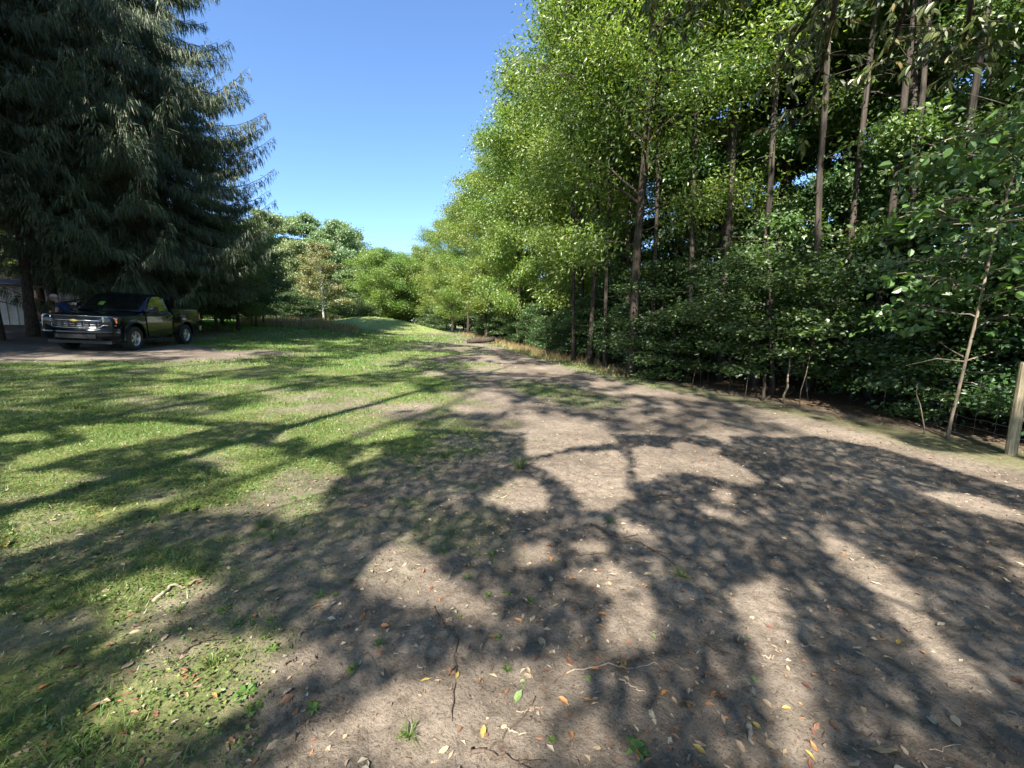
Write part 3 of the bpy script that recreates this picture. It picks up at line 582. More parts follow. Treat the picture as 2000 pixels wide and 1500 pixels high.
M['shade'] = leafmat('shade_leaf', (0.2, 0.23, 0.09), (0.3, 0.33, 0.13), (0.36, 0.36, 0.16), 0.6)
for q, (sx, sy) in enumerate(STEMS):
    Cq = C[own == q]; nq = len(Cq)
    if nq < 50: continue
    z0 = gzf(sx, sy); t = thing('shade_tree', 'unseen leafy tree behind the viewer, crown shaped to dapple the dirt clearing', 'tree', (sx, sy, z0), 0, 'unseen trees shaped to shade the clearing')
    Cl = Cq - np.array([sx, sy, z0])
    D = unit(rng.normal(0, 1, (nq, 3))) + [0, 0, -0.3]; N = rng.normal(0, 0.5, (nq, 3)) + [0, 0, 0.7]
    sz_ = np.where(near[own == q], 0.195, 0.75); V, F = kites(Cl, D, N, rng.uniform(0.26, 0.44, nq) * sz_, rng.uniform(0.18, 0.3, nq) * sz_, 0.1)
    obj('crown', mesh('maple_crown', V, [F], M['shade'], tint=rng.random(nq)), t)
    Ht = float(np.percentile(Cl[:, 2], 97)); tz = np.linspace(0, Ht, 12)
    P = np.stack([np.cumsum(rng.normal(0, .08, 12)), np.cumsum(rng.normal(0, .08, 12)), tz], 1); P[0, :2] = 0
    B = G().tube(P, 0.15 * (1 - tz / Ht) ** 0.7 + 0.015, 10)
    for e in Cl[rng.choice(nq, min(nq, 11), replace=False)]:
        hb = max(3.5, e[2] - 0.35 * np.hypot(e[0], e[1]) - rng.uniform(0.5, 2)); hb = min(hb, Ht * 0.95)
        p0 = np.array([np.interp(hb, tz, P[:, c]) for c in range(3)])
        B.tube(wob(bez(p0, (p0 + e) / 2 + [0, 0, 0.5], e, 8), rng, 0.06), np.linspace(0.038, 0.008, 8), 5, False)
    obj('trunk', B.mesh('maple_trunk', M['bark'], smooth=True), t)

# ------------------------------------------------------------------ grass, clover, litter (nobody could count them)
def scatter(n, x0, x1, y0, y1, dens, seed):
    r = np.random.default_rng(seed); x = r.uniform(x0, x1, n); y = r.uniform(y0, y1, n)
    k = (np.abs(x) < 1.45 * (y + 0.9)) & (r.random(n) < dens(x, y)); return x[k], y[k], r
def blades(x, y, r, hgt, wid, lean=0.5):
    n = len(x); P = np.stack([x, y, gh(x, y) - 0.004], 1); az = r.uniform(0, 6.28, n); hh = hgt * r.uniform(0.5, 1.4, n)
    s = np.stack([np.cos(az), np.sin(az), 0 * az], 1) * (wid * r.uniform(0.6, 1.3, n))[:, None]
    a2 = r.uniform(0, 6.28, n); tip = P + np.stack([np.cos(a2) * lean, np.sin(a2) * lean, np.ones(n)], 1) * hh[:, None] * r.uniform(0.6, 1.2, (n, 1))
    V = np.stack([P - s / 2, P + s / 2, tip], 1).reshape(-1, 3); return V, np.arange(3 * n).reshape(-1, 3)
def clump(x, y): return sstep(0.36, 0.62, fbm(x * 1.7, y * 1.7, 55, 3))
gm = lambda p: (lambda x, y: grass_mask(x, y) ** p * (0.25 + 0.75 * clump(x, y)) * np.where(np.hypot((x + 12.3) / 6, (y - 41) / 5.2) < 1, 0.3, 1))
Vs = []; Fs = []; ts = []; nv = 0
for (n, box, hgt, wid, ln, sd_) in [(190000, (-7, 2.5, 0.9, 5.5), 0.031, 0.006, 0.9, 1), (190000, (-14, 4, 5.5, 12), 0.042, 0.011, 0.8, 2), (190000, (-26, 4, 12, 24), 0.058, 0.025, 0.7, 3), (120000, (-36, 3, 24, 48), 0.085, 0.06, 0.6, 4)]:
    x, y, r = scatter(n, *box, gm(0.8), sd_); V, F = blades(x, y, r, hgt, wid, ln)
    Vs.append(V); Fs.append(F + nv); nv += len(V)
    dry = fbm(x * 0.5, y * 0.5, 91, 3) + 0.3 * (np.hypot((x + 12.3) / 5.5, (y - 41) / 5) < 1); ts.append(np.clip(r.normal(0.35, 0.17, len(x)) + (r.random(len(x)) < 0.12 + 0.4 * sstep(0.5, 0.7, dry)) * 0.5, 0, 1))
tag(obj('grass', mesh('grass', np.vstack(Vs), Fs, M['grass'], tint=np.concatenate(ts))), 'short patchy green grass growing across the field', 'grass', kind='stuff')
x, y, r = scatter(150000, -6.5, 2.0, 0.9, 6.5, lambda x, y: grass_mask(x, y) ** 1.1 * (0.1 + 0.9 * clump(x + 5, y)), 8); n = len(x)
V, F = kites(np.stack([x, y, gh(x, y) + r.uniform(0.004, 0.03, n)], 1), np.stack([r.normal(0, 1, n), r.normal(0, 1, n), r.normal(0.1, 0.25, n)], 1), r.normal(0, 0.35, (n, 3)) + [0, 0, 1], r.uniform(0.009, 0.024, n), r.uniform(0.007, 0.018, n), 0.1)
M['clover'] = leafmat('clover_leaf', (0.06, 0.125, 0.025), (0.14, 0.22, 0.045), (0.22, 0.26, 0.06), 0.3, 0.04)
tag(obj('ground_cover', mesh('ground_cover', V, [F], M['clover'], tint=r.random(n))), 'low clover and creeping weeds at the near edge of the grass', 'clover', kind='stuff')
# long dry grass beyond the far fence and along the foot of the wood
r = np.random.default_rng(12)
pts = [at(px, d) for px, d in zip(r.uniform(470, 700, 9000), r.uniform(32, 44, 9000))]; x = np.array([p[0] for p in pts]); y = np.array([p[1] for p in pts])
k = np.hypot((x + 12.3) / 5.6, (y - 41) / 5.2) > 1; x, y = x[k], y[k]
V, F = blades(x, y, r, 0.5, 0.05, 0.35)
y2 = r.uniform(12, 44, 5000); x2 = wood_x(y2) + r.normal(0.35, 0.45, len(y2)); V2, F2 = blades(x2, y2, r, 0.13, 0.012 + 0.0012 * 20, 0.6)
k2 = r.uniform(0, 1, len(y2)) < 0.75
y3 = r.uniform(17, 44, 3500); x3 = wood_x(y3) + r.normal(-0.1, 0.5, len(y3)); V3, F3 = blades(x3, y3, r, 0.32, 0.03, 0.4)
tag(obj('dry_grass', mesh('dry_grass', np.vstack([V, V2, V3]), [F, F2 + len(V), F3 + len(V) + len(V2)], M['dry'], tint=r.random(len(F) + len(F2) + len(F3)))), 'long straw-coloured grass along the fence and wood edge', 'grass', kind='stuff')

# ------------------------------------------------------------------ fallen leaves, twigs, weeds
M['leaf_tan'] = pbr('tan_dead_leaf', (0.36, 0.27, 0.17), 0.7, var=0.3, scale=30); M['leaf_orange'] = pbr('orange_dead_leaf', (0.32, 0.15, 0.055), 0.65, var=0.35, scale=30)
M['leaf_brown'] = pbr('brown_dead_leaf', (0.2, 0.1, 0.055), 0.75, var=0.35, scale=30); M['leaf_yellow'] = pbr('yellow_dead_leaf', (0.36, 0.26, 0.07), 0.6, var=0.25, scale=30)
M['leaf_pale'] = pbr('pale_dead_leaf', (0.34, 0.295, 0.22), 0.7, var=0.2, scale=30); M['leaf_red'] = pbr('red_dead_leaf', (0.16, 0.06, 0.04), 0.7, var=0.35, scale=30); M['leaf_green'] = pbr('green_fallen_leaf', (0.14, 0.21, 0.06), 0.6, var=0.25, scale=30)
def leaf_shape(r, narrow):
    """one curled leaf blade with a stalk, 0.1 long"""
    n = 7; t = np.linspace(0, 1, n); w = 0.5 * narrow * np.sin(np.pi * np.clip(t, 0.02, 0.985)) ** 0.8 * (1 - 0.25 * t) * (1 + r.normal(0, 0.09, n)); w[0] = 0.01; w[-1] = 0.005
    curl = r.uniform(-0.2, 0.9); bend = r.uniform(-0.2, 0.5); V = []
    for i in range(n):
        zc = bend * (t[i] - 0.5) ** 2 * 0.6 + r.normal(0, 0.012)
        for s in (-1, -0.5, 0, 0.5, 1): V.append([t[i] - 0.5, s * w[i] * (1 - 0.25 * abs(curl) * abs(s)), zc + curl * abs(s) ** 2 * w[i] * 0.8 + r.normal(0, 0.014)])
    V = np.array(V); F = [[i * 5 + j, i * 5 + j + 1, i * 5 + 6 + j, i * 5 + 5 + j] for i in range(n - 1) for j in range(4)]
    q = len(V); V = np.vstack([V, [[-0.5, 0.01, 0.0], [-0.5, -0.01, 0.01], [-0.78, 0.04, 0.03]]]); V[:, 2] -= V[:, 2].min()
    return V * 0.1, [np.array(F), np.array([[q, q + 1, q + 2]])]
r = np.random.default_rng(61); LV = []
kinds = [('leaf_tan', 'tan', 0.3), ('leaf_pale', 'pale whitish', 0.22), ('leaf_brown', 'brown', 0.18), ('leaf_orange', 'orange', 0.12), ('leaf_yellow', 'yellow', 0.07), ('leaf_red', 'dark red', 0.07), ('leaf_green', 'green', 0.04)]
for mk, cn, pr in kinds:
    for v in range(4): LV.append((mk, cn, pr / 4, mesh('fallen_leaf', *leaf_shape(r, [0.42, 0.5, 0.6, 0.72][v]), M[mk], smooth=True)))
pv = np.array([l[2] for l in LV]); pv /= pv.sum()
KNOWN = [((1058, 1258), 0.13, 'leaf_tan'), ((1040, 1218), 0.10, 'leaf_pale'), ((1148, 1250), 0.11, 'leaf_pale'), ((1218, 1302), 0.09, 'leaf_yellow'), ((962, 1250), 0.07, 'leaf_orange'), ((1012, 1368), 0.10, 'leaf_green'), ((1100, 1376), 0.09, 'leaf_orange'), ((935, 1328), 0.08, 'leaf_orange'), ((1112, 1300), 0.08, 'leaf_red'),
         ((708, 1210), 0.11, 'leaf_orange'), ((1725, 1465), 0.16, 'leaf_tan'), ((1870, 1406), 0.13, 'leaf_pale'), ((1580, 1478), 0.08, 'leaf_yellow'), ((1365, 1472), 0.09, 'leaf_yellow'), ((10, 1068), 0.17, 'leaf_yellow'), ((75, 1098), 0.15, 'leaf_orange'), ((178, 1106), 0.15, 'leaf_tan'), ((165, 1325), 0.10, 'leaf_yellow'), ((250, 1305), 0.09, 'leaf_tan'),
         ((145, 1312), 0.14, 'leaf_brown'), ((360, 1322), 0.11, 'leaf_brown'), ((530, 1158), 0.13, 'leaf_tan'), ((1075, 1090), 0.10, 'leaf_orange'), ((1075, 1135), 0.11, 'leaf_pale'), ((905, 1092), 0.08, 'leaf_tan'), ((790, 1105), 0.08, 'leaf_pale'), ((1265, 1128), 0.09, 'leaf_tan'), ((685, 1276), 0.10, 'leaf_tan'), ((1690, 1192), 0.08, 'leaf_tan'), ((1838, 1222), 0.10, 'leaf_pale')]
def put_leaf(x, y, size, mk, where):
    c = [l for l in LV if l[0] == mk]; l = c[r.integers(0, len(c))]
    o = obj('fallen_leaf', l[3]); s = size / 0.1; o.scale = (s, s, s); o.location = (x, y, float(gh(x, y)) + 0.002)
    o.rotation_euler = (r.normal(0, 0.16), r.normal(0, 0.16), r.uniform(0, 6.28))
    tag(o, 'curled %s fallen leaf lying on the %s' % (l[1], where), 'leaf', '%s leaves on the %s' % (l[1], where))
for p, s, mk in KNOWN: x, y = g(*p); put_leaf(x, y, s * 0.6, mk, 'grass' if grass_mask(x, y) > 0.5 else 'bare dirt')
cnt = len(KNOWN)
while cnt < 300:
    x, y = g(r.uniform(-20, 2020), 860 + 660 * r.random() ** 0.8)
    if r.random() > 0.25 + 0.75 * (fbm(x * 1.1, y * 1.1, 5) > 0.52): continue
    l = LV[r.choice(len(LV), p=pv)]; put_leaf(x, y, r.uniform(0.02, 0.058), l[0], 'grass' if grass_mask(x, y) > 0.5 else 'bare dirt'); cnt += 1
n = 17000; x = r.uniform(-9, 9, n); y = 0.9 + 13 * r.random(n) ** 1.2; k = (np.abs(x) < 1.4 * y + 0.5) & (r.random(n) < 0.35 + 0.65 * sstep(0.42, 0.6, fbm(x, y, 5))); x, y = x[k], y[k]; n = len(x)
V, F = kites(np.stack([x, y, gh(x, y) + 0.004], 1), np.stack([r.normal(0, 1, n), r.normal(0, 1, n), r.normal(0, .15, n)], 1), r.normal(0, 0.3, (n, 3)) + [0, 0, 1], r.uniform(0.012, 0.05, n), r.uniform(0.007, 0.026, n), 0.25)
lm = ['leaf_tan', 'leaf_pale', 'leaf_brown', 'leaf_orange', 'leaf_red']
tag(obj('leaf_litter', mesh('leaf_litter', V, [F], [M[q] for q in lm], midx=r.choice(5, n, p=[.3, .28, .27, .09, .06]))), 'small scraps of dead leaf strewn over the dirt', 'leaf litter', kind='stuff')
# crumbs of soil and bark
n = 26000; x = r.uniform(-4, 5.5, n); y = 0.9 + 5 * r.random(n) ** 1.3; k = np.abs(x) < 1.35 * y + 0.4; x, y = x[k], y[k]; n = len(x); s = 0.003 + 0.011 * r.random(n) ** 3
c = np.stack([x, y, gh(x, y) + s * 0.3], 1); q = r.normal(0, 1, (n, 4, 3)); q = unit(q) * s[:, None, None] * r.uniform(0.6, 1.5, (n, 4, 1)); V = (c[:, None] + q).reshape(-1, 3); b4 = np.arange(n)[:, None] * 4
F = np.vstack([b4 + [0, 1, 2], b4 + [0, 3, 1], b4 + [0, 2, 3], b4 + [1, 3, 2]]); M['crumb'] = pbr('soil_crumb', (0.17, 0.125, 0.09), 0.95, var=0.4, scale=60)
tag(obj('soil_crumbs', mesh('soil_crumbs', V, [F], M['crumb'])), 'loose crumbs of soil and bark on the dirt', 'soil', kind='stuff')
# twigs
M['twig'] = barkmat('twig_bark', (0.05, 0.038, 0.03), (0.16, 0.12, 0.09), 60, 60, 0.3); M['twig_pale'] = pbr('bare_twig', (0.3, 0.24, 0.18), 0.8, var=0.3, scale=30)
def twig(name, label, pxs, rad, mk='twig', side=0):
    P = np.array([(*g(*p), 0) for p in pxs]); t = np.linspace(0, len(P) - 1, 4 * len(P)); Q = np.stack([np.interp(t, np.arange(len(P)), P[:, c]) for c in range(3)], 1)
    Q[:, :2] += r.normal(0, 0.006, (len(Q), 2)); Q[:, 2] = gh(Q[:, 0], Q[:, 1]) + rad * 0.9; o0 = Q[0].copy(); Q = Q - o0
    G_ = G().tube(Q, np.linspace(rad, rad * 0.45, len(Q)), 6)
    o = obj(name, G_.mesh(name, M[mk], smooth=True)); o.location = o0
    for s in range(side):
        i = r.integers(3, len(Q) - 3); d = unit(Q[i + 1] - Q[i]); a = r.choice([-1, 1]) * r.uniform(0.5, 0.9); v = np.array([d[0] * math.cos(a) - d[1] * math.sin(a), d[0] * math.sin(a) + d[1] * math.cos(a), 0.12]) * r.uniform(0.05, 0.14)
        obj('side_shoot', G().tube(np.stack([Q[i], Q[i] + v * .5 + [0, 0, .006], Q[i] + v]), [rad * .6, rad * .45, rad * .25], 4).mesh('side_shoot', M[mk], smooth=True), o)
    return tag(o, label, 'twig', 'twigs on the dirt')
twig('twig', 'longest dark stick with a kink, lying on the bare dirt', [(845, 1192), (868, 1228), (895, 1255), (890, 1330), (884, 1424)], 0.0065, side=2)
twig('twig', 'gnarled brown stick with crooked end among pale leaves', [(918, 1468), (950, 1482), (1010, 1494), (1062, 1500)], 0.008, side=1)
twig('twig', 'slanting thin stick touching the gnarled brown one', [(950, 1470), (985, 1430), (1050, 1370)], 0.005)
twig('twig', 'bowed bare stick in the dark band of shade', [(1158, 1022), (1190, 1045), (1250, 1065), (1320, 1106)], 0.010, side=2)
twig('twig', 'hair-thin curved twig crossing the dirt', [(1105, 1312), (1180, 1311), (1240, 1306), (1285, 1298)], 0.003, 'twig_pale')
twig('twig', 'stubby thick piece of stick lying in shade', [(1462, 1424), (1466, 1465)], 0.013, 'twig_pale')
twig('twig', 'straight stick half in the grass', [(300, 1175), (340, 1155), (400, 1132)], 0.012, 'twig_pale')
twig('twig', 'thin dark stick lying between grass and dirt', [(345, 1285), (380, 1265), (425, 1235)], 0.006, side=1)
twig('twig', 'short stick pointing at the lit streak of dirt', [(1365, 1245), (1395, 1265), (1428, 1288)], 0.006)
twig('twig', 'brown stick lying across the upper dirt', [(1120, 1083), (1160, 1082), (1192, 1086)], 0.010)
twig('twig', 'stick lying beside the weedy strip', [(1275, 965), (1300, 968), (1325, 974)], 0.010)
twig('twig', 'long thin twig in the right-hand shade', [(1640, 1415), (1700, 1435), (1760, 1447)], 0.005, side=1)
for q in range(46):
    px, py = r.uniform(250, 1980), 800 + 690 * r.random() ** 0.8; a = r.uniform(-0.5, 0.5); l = r.uniform(15, 60) * (py - 640) / 700
    x, y = g(px, py)
    if grass_mask(x, y) > 0.6: continue
    twig('twig', 'small loose twig lying on the bare dirt', [(px, py), (px + l * .5, py + l * a * .5 + r.normal(0, 2)), (px + l, py + l * a)], r.uniform(0.002, 0.005), 'twig' if q % 3 else 'twig_pale')
# weeds and tufts
def weed_kit(seed, n, L_, W_, up):
    r = np.random.default_rng(seed); g_ = []
    az = r.uniform(0, 6.28, n); D = np.stack([np.cos(az), np.sin(az), r.uniform(0.15, up, n)], 1); C = np.stack([np.cos(az) * .01, np.sin(az) * .01, r.uniform(0, 0.02, n)], 1)
    D = unit(D); Ls = L_ * r.uniform(0.5, 1.2, n); m = C + D * (Ls * .55)[:, None]; D2 = unit(D + [0, 0, -0.8])
    sd_ = unit(np.cross(D, [0, 0, 1.0])); w = (W_ * r.uniform(.7, 1.2, n))[:, None] / 2; tip = m + D2 * (Ls * .5)[:, None]
    V = np.stack([C - sd_ * w * .3, C + sd_ * w * .3, m + sd_ * w, m - sd_ * w, tip], 1).reshape(-1, 3); i = np.arange(n)[:, None] * 5
    return V, [i + [0, 1, 2, 3], i + [3, 2, 4]], np.tile(np.clip(r.normal(.4, .2, n), 0, 1), 2)
WK = []
for s_, n, l, w, u in [(1, 16, 0.10, 0.045, 0.9), (2, 12, 0.075, 0.05, 0.6), (3, 40, 0.16, 0.008, 2.5), (4, 55, 0.22, 0.009, 3.0)]:
    V, F, t = weed_kit(s_, n, l, w, u); WK.append(mesh('weed', V, F, M['clover'], tint=t))
for px, py, kk, lb in [(1245, 1472, 0, 'broad-leaved green weed in the dark shade'), (480, 1362, 0, 'leafy green weed on bare dirt at the grass edge'), (500, 1385, 1, 'small weed beside a bigger leafy one'), (1015, 918, 3, 'upright tuft of grass standing alone on the dirt'), (1190, 1022, 2, 'tuft of grass at the end of the bowed stick'),
        (870, 895, 2, 'grass tuft at the ragged edge of the turf'), (160, 1480, 2, 'tuft of coarse grass among fallen leaves'), (145, 1470, 0, 'coarse leafy weed among fallen leaves'), (690, 1300, 1, 'single small weed near the long dark stick'), (510, 1030, 3, 'tall tuft in the turf with wispy blades'), (380, 1130, 3, 'wispy tuft in the sunlit patch of turf'),
        (1330, 1135, 2, 'flat tuft between two lit streaks'), (148, 800, 3, 'pale tuft rising above the shaded turf'), (370, 1000, 1, 'broad-leaved weed in shaded turf'), (295, 1018, 0, 'round-leaved weed in shaded turf'), (440, 1195, 1, 'weed where turf gives way to dirt')]:
    x, y = g(px, py); o = obj('grass_tuft' if kk > 1 else 'weed', WK[kk]); o.location = (x, y, float(gh(x, y)) - 0.004); o.rotation_euler = (0, 0, px * 0.1); s = 0.5 if py > 1000 else 0.9; o.scale = (s, s, s)
    tag(o, lb, 'grass tuft' if kk > 1 else 'weed', 'weeds and tufts')
for q in range(60):
    px, py = r.uniform(0, 1100), 780 + 700 * r.random(); x, y = g(px, py); kk = int(r.integers(0, 4)); o = obj('grass_tuft' if kk > 1 else 'weed', WK[kk]); s = r.uniform(0.2, 0.4); o.scale = (s, s, s)
    o.location = (x, y, float(gh(x, y)) - 0.004); o.rotation_euler = (0, 0, q); tag(o, 'small wispy tuft scattered through the turf edge' if kk > 1 else 'small low weed scattered along the turf edge', 'grass tuft' if kk > 1 else 'weed', 'small tufts' if kk > 1 else 'small weeds')

# ------------------------------------------------------------------ black pickup
M['paint'] = pbr('black_car_paint', (0.004, 0.006, 0.009), 0.15, 0.0, 0.35, 0.2); M['chrome'] = pbr('chrome', (0.5, 0.51, 0.53), 0.15, 1.0)
M['glass'] = pbr('dark_car_glass', (0.006, 0.007, 0.008), 0.04, 0.0, 1.0, 0.8); M['rubber'] = pbr('tyre_rubber', (0.02, 0.02, 0.021), 0.75, var=0.2, scale=20)
M['black_plastic'] = pbr('black_plastic', (0.016, 0.016, 0.018), 0.5); M['rim'] = pbr('painted_steel_rim', (0.55, 0.57, 0.6), 0.3, 0.7)
M['lens'] = pbr('headlight_lens', (0.42, 0.44, 0.46), 0.06, 0.5, 1.0, 0.7); M['amber'] = pbr('amber_lens', (0.5, 0.12, 0.02), 0.15, 0, 1.0); M['red'] = pbr('red_lens', (0.32, 0.01, 0.012), 0.15, 0, 1.0)
M['gold'] = pbr('gold_emblem', (0.75, 0.55, 0.2), 0.2, 0.9); M['tag_green'] = pbr('green_paper_tag', (0.12, 0.3, 0.03), 0.6)
def loft(stations):
    """closed solid from half profiles (y, z) listed bottom to top, mirrored in y"""
    V = []; m = len(stations[0][1]); k = 2 * m
    for x, prof in stations:
        V += [(x, y, z) for y, z in prof] + [(x, -y, z) for y, z in prof[::-1]]
    n = len(stations); i = np.arange(n - 1)[:, None] * k; j = np.arange(k)[None]; j2 = (j + 1) % k
    F = np.stack([i + j, i + k + j, i + k + j2, i + j2], -1).reshape(-1, 4)
    return np.array(V, float), [F, np.arange(k)[None], (np.arange(k) + (n - 1) * k)[None, ::-1]]
def boolean_cut(V, F, cutters, mats):
    g_ = G().add(V, F); me = g_.mesh('tmp_solid', mats); bm = bmesh.new(); bm.from_mesh(me); bmesh.ops.recalc_face_normals(bm, faces=bm.faces); bm.to_mesh(me); bm.free()
    o = bpy.data.objects.new('tmp', me); COL.objects.link(o); cs = []
    for cm in cutters:
        c = bpy.data.objects.new('tmpc', cm); COL.objects.link(c); cs.append(c); md = o.modifiers.new('b', 'BOOLEAN'); md.operation = 'DIFFERENCE'; md.object = c; md.solver = 'EXACT'
    bv = o.modifiers.new('v', 'BEVEL'); bv.width = 0.018; bv.segments = 2; bv.limit_method = 'ANGLE'; bv.angle_limit = math.radians(28)
    dg = bpy.context.evaluated_depsgraph_get(); dg.update(); out = bpy.data.meshes.new_from_object(o.evaluated_get(dg))
    for x in [o] + cs: bpy.data.objects.remove(x)
    for p in out.polygons: p.use_smooth = True
    if len(out.materials) == 0:
        out.materials.append(mats)
    try: out.set_sharp_from_angle(angle=math.radians(32))
    except Exception: pass
    return out
def cyl_y(x, z, rad, y0, y1, k=28):
    a = np.linspace(0, 2 * math.pi, k, endpoint=False); g_ = G().prism([(x + rad * math.cos(t), z + rad * math.sin(t)) for t in a], 1, y0, y1)
    me = g_.mesh('cyl', M['paint']); bm = bmesh.new(); bm.from_mesh(me); bmesh.ops.recalc_face_normals(bm, faces=bm.faces); bm.to_mesh(me); bm.free(); return me
def prof(w, zb, zs, zt, wt=0.9, ct=None):
    """half section of the body side: sill, door crease, shoulder, top edge, crowned top"""
    ct = zt if ct is None else ct
    return [(0.0, zb), (w * 0.93, zb), (w * 0.985, zb + 0.12), (w, zb + 0.3), (w * 0.992, (zb + zs) / 2 + 0.12), (w * 0.985, zs - 0.08), (w * 0.965, zs), (w * wt, zt), (w * wt * 0.6, (zt + ct) / 2 + 0.01), (0.0, ct)]
def xf(y): return 2.47 - 0.17 * (abs(y) / 0.95) ** 2.6                # bowed front
A1, A2 = 1.51, -1.51; ZA = 0.395; RW = 0.395
truck = thing('pickup_truck', 'black single-cab pickup with chrome grille parked in the shade', 'truck')
# front body: nose, fenders, bonnet, cab lower half
st = [(2.40, prof(0.86, 0.42, 1.00, 1.06, 0.9, 1.09)), (2.34, prof(0.92, 0.40, 1.02, 1.09, 0.9, 1.13)), (2.2, prof(0.965, 0.38, 1.05, 1.11, 0.9, 1.16)), (1.9, prof(0.985, 0.36, 1.08, 1.13, 0.88, 1.19)), (1.5, prof(0.99, 0.36, 1.11, 1.16, 0.87, 1.22)),
      (1.12, prof(0.985, 0.36, 1.14, 1.20, 0.87, 1.25)), (0.95, prof(0.98, 0.36, 1.16, 1.22, 0.9, 1.26)), (0.4, prof(0.98, 0.36, 1.18, 1.25, 0.92, 1.26)), (-0.62, prof(0.98, 0.36, 1.20, 1.27, 0.92, 1.27))]
V, F = loft(st); obj('body', boolean_cut(V, F, [cyl_y(A1, ZA + 0.02, 0.495, 0.6, 1.4), cyl_y(A1, ZA + 0.02, 0.495, -1.4, -0.6)], M['paint']), truck)
# load bed
st = [(-0.66, prof(0.975, 0.42, 1.26, 1.35, 0.95, 1.35)), (-1.6, prof(0.985, 0.42, 1.27, 1.36, 0.95, 1.36)), (-2.4, prof(0.975, 0.42, 1.28, 1.37, 0.95, 1.37)), (-2.58, prof(0.95, 0.46, 1.28, 1.37, 0.95, 1.37))]
V, F = loft(st); wellbox = G().box((-1.62, 0, 1.22), (0.88, 0.82, 0.45)).mesh('well', M['paint'])
bed = obj('load_bed', boolean_cut(V, F, [cyl_y(A2, ZA + 0.02, 0.485, 0.6, 1.4), cyl_y(A2, ZA + 0.02, 0.485, -1.4, -0.6), wellbox], M['paint']), truck)
for s in (-1, 1): obj('bed_rail_cap', G().box((-1.62, s * 0.895, 1.374), (0.94, 0.045, 0.012)).mesh('rail', M['black_plastic']), truck)
obj('tailgate', G().box((-2.596, 0, 1.06), (0.02, 0.78, 0.3)).mesh('tailgate', M['paint']), truck)
# underbody and wheel wells
obj('chassis', G().box((0, 0, 0.47), (2.2, 0.55, 0.1)).mesh('chassis', M['black_plastic']), truck)
for ax in (A1, A2):
    obj('axle', G().tube([(ax, -0.8, ZA), (ax, 0.8, ZA)], 0.05, 10).mesh('axle', M['black_plastic']), truck)
# cab upper half: roof, pillars
bz = [(-0.62, 0.95, -0.62), ]
zs_ = [1.25, 1.42, 1.6, 1.74, 1.81, 1.85]
ring = []
for z in zs_:
    f = (z - 1.25) / 0.6; xr = -0.62 + 0.10 * f + (0.08 * max(0, f - 0.85) / 0.15); xw = 1.10 - 0.80 * f - (0.18 * max(0, f - 0.82) / 0.18); w = 0.915 - 0.165 * f - (0.1 * max(0, f - 0.85) / 0.15)
    ring.append([(xr, 0, z), (xr, w * .75, z), (xr + .03, w * .93, z), (xr + .12, w, z), ((xr + xw) / 2, w * 1.005, z), (xw - .22, w * .985, z), (xw - .09, w * .92, z), (xw - .02, w * .6, z), (xw, 0, z)])
V = []; m = len(ring[0]); kk = 2 * m - 2
for rr in ring: V += rr + [(x, -y, z) for x, y, z in rr[-2:0:-1]]
n = len(ring); i = np.arange(n - 1)[:, None] * kk; j = np.arange(kk)[None]; j2 = (j + 1) % kk
Fc = [np.stack([i + j, i + j2, i + kk + j2, i + kk + j], -1).reshape(-1, 4), np.arange(kk)[None, ::-1], (np.arange(kk) + (n - 1) * kk)[None]]
obj('cab_roof', boolean_cut(np.array(V, float), Fc, [], M['paint']), truck)
def cabpt(z, side, off=0.006):
    f = (z - 1.25) / 0.6; return f
def wside(z): f = (z - 1.25) / 0.6; return 0.915 - 0.165 * f
def xws(z): f = (z - 1.25) / 0.6; return 1.10 - 0.80 * f
# side windows, each a rounded pane standing proud in its opening
for s in (-1, 1):
    pts = [(-0.30, 1.29), (0.80, 1.285), (0.70, 1.38), (0.56, 1.52), (0.38, 1.68), (0.24, 1.755), (0.08, 1.775), (-0.16, 1.77), (-0.27, 1.73), (-0.31, 1.62)]
    Vg = [(x, s * (wside(z) * 1.005 + 0.012), z) for x, z in pts] + [(x, s * (wside(z) - 0.05), z) for x, z in pts]; q = len(pts); ii = np.arange(q)
    obj('side_window', G().add(Vg, [ii[None], (ii + q)[None, ::-1], np.stack([ii, ii + q, (ii + 1) % q + q, (ii + 1) % q], 1)]).mesh('side_window', M['glass']), truck)
zz = [1.30, 1.42, 1.56, 1.68, 1.735]; yy = [-1, -.66, 0, .66, 1]; Vw = []
for z in zz:
    for u in yy: Vw.append((xws(z) - 0.02 * abs(u) - 0.055 * max(0, abs(u) - 0.6) / 0.4 + 0.014, u * (wside(z) * 0.86), z))
Fw = [[a * 5 + b, a * 5 + b + 1, a * 5 + b + 6, a * 5 + b + 5] for a in range(4) for b in range(4)]
obj('windscreen', G().add(Vw, [np.array(Fw)]).mesh('windscreen', M['glass'], smooth=True), truck)
obj('paper_tag', G().box((0.86, -0.30, 1.47), (0.004, 0.07, 0.09), np.array(Matrix.Rotation(-0.93, 3, 'Y'))).mesh('paper_tag', M['tag_green']), truck)
obj('rear_window', G().box((-0.585, 0, 1.52), (0.02, 0.62, 0.17), np.array(Matrix.Rotation(0.16, 3, 'Y'))).mesh('rear_window', M['glass']), truck)
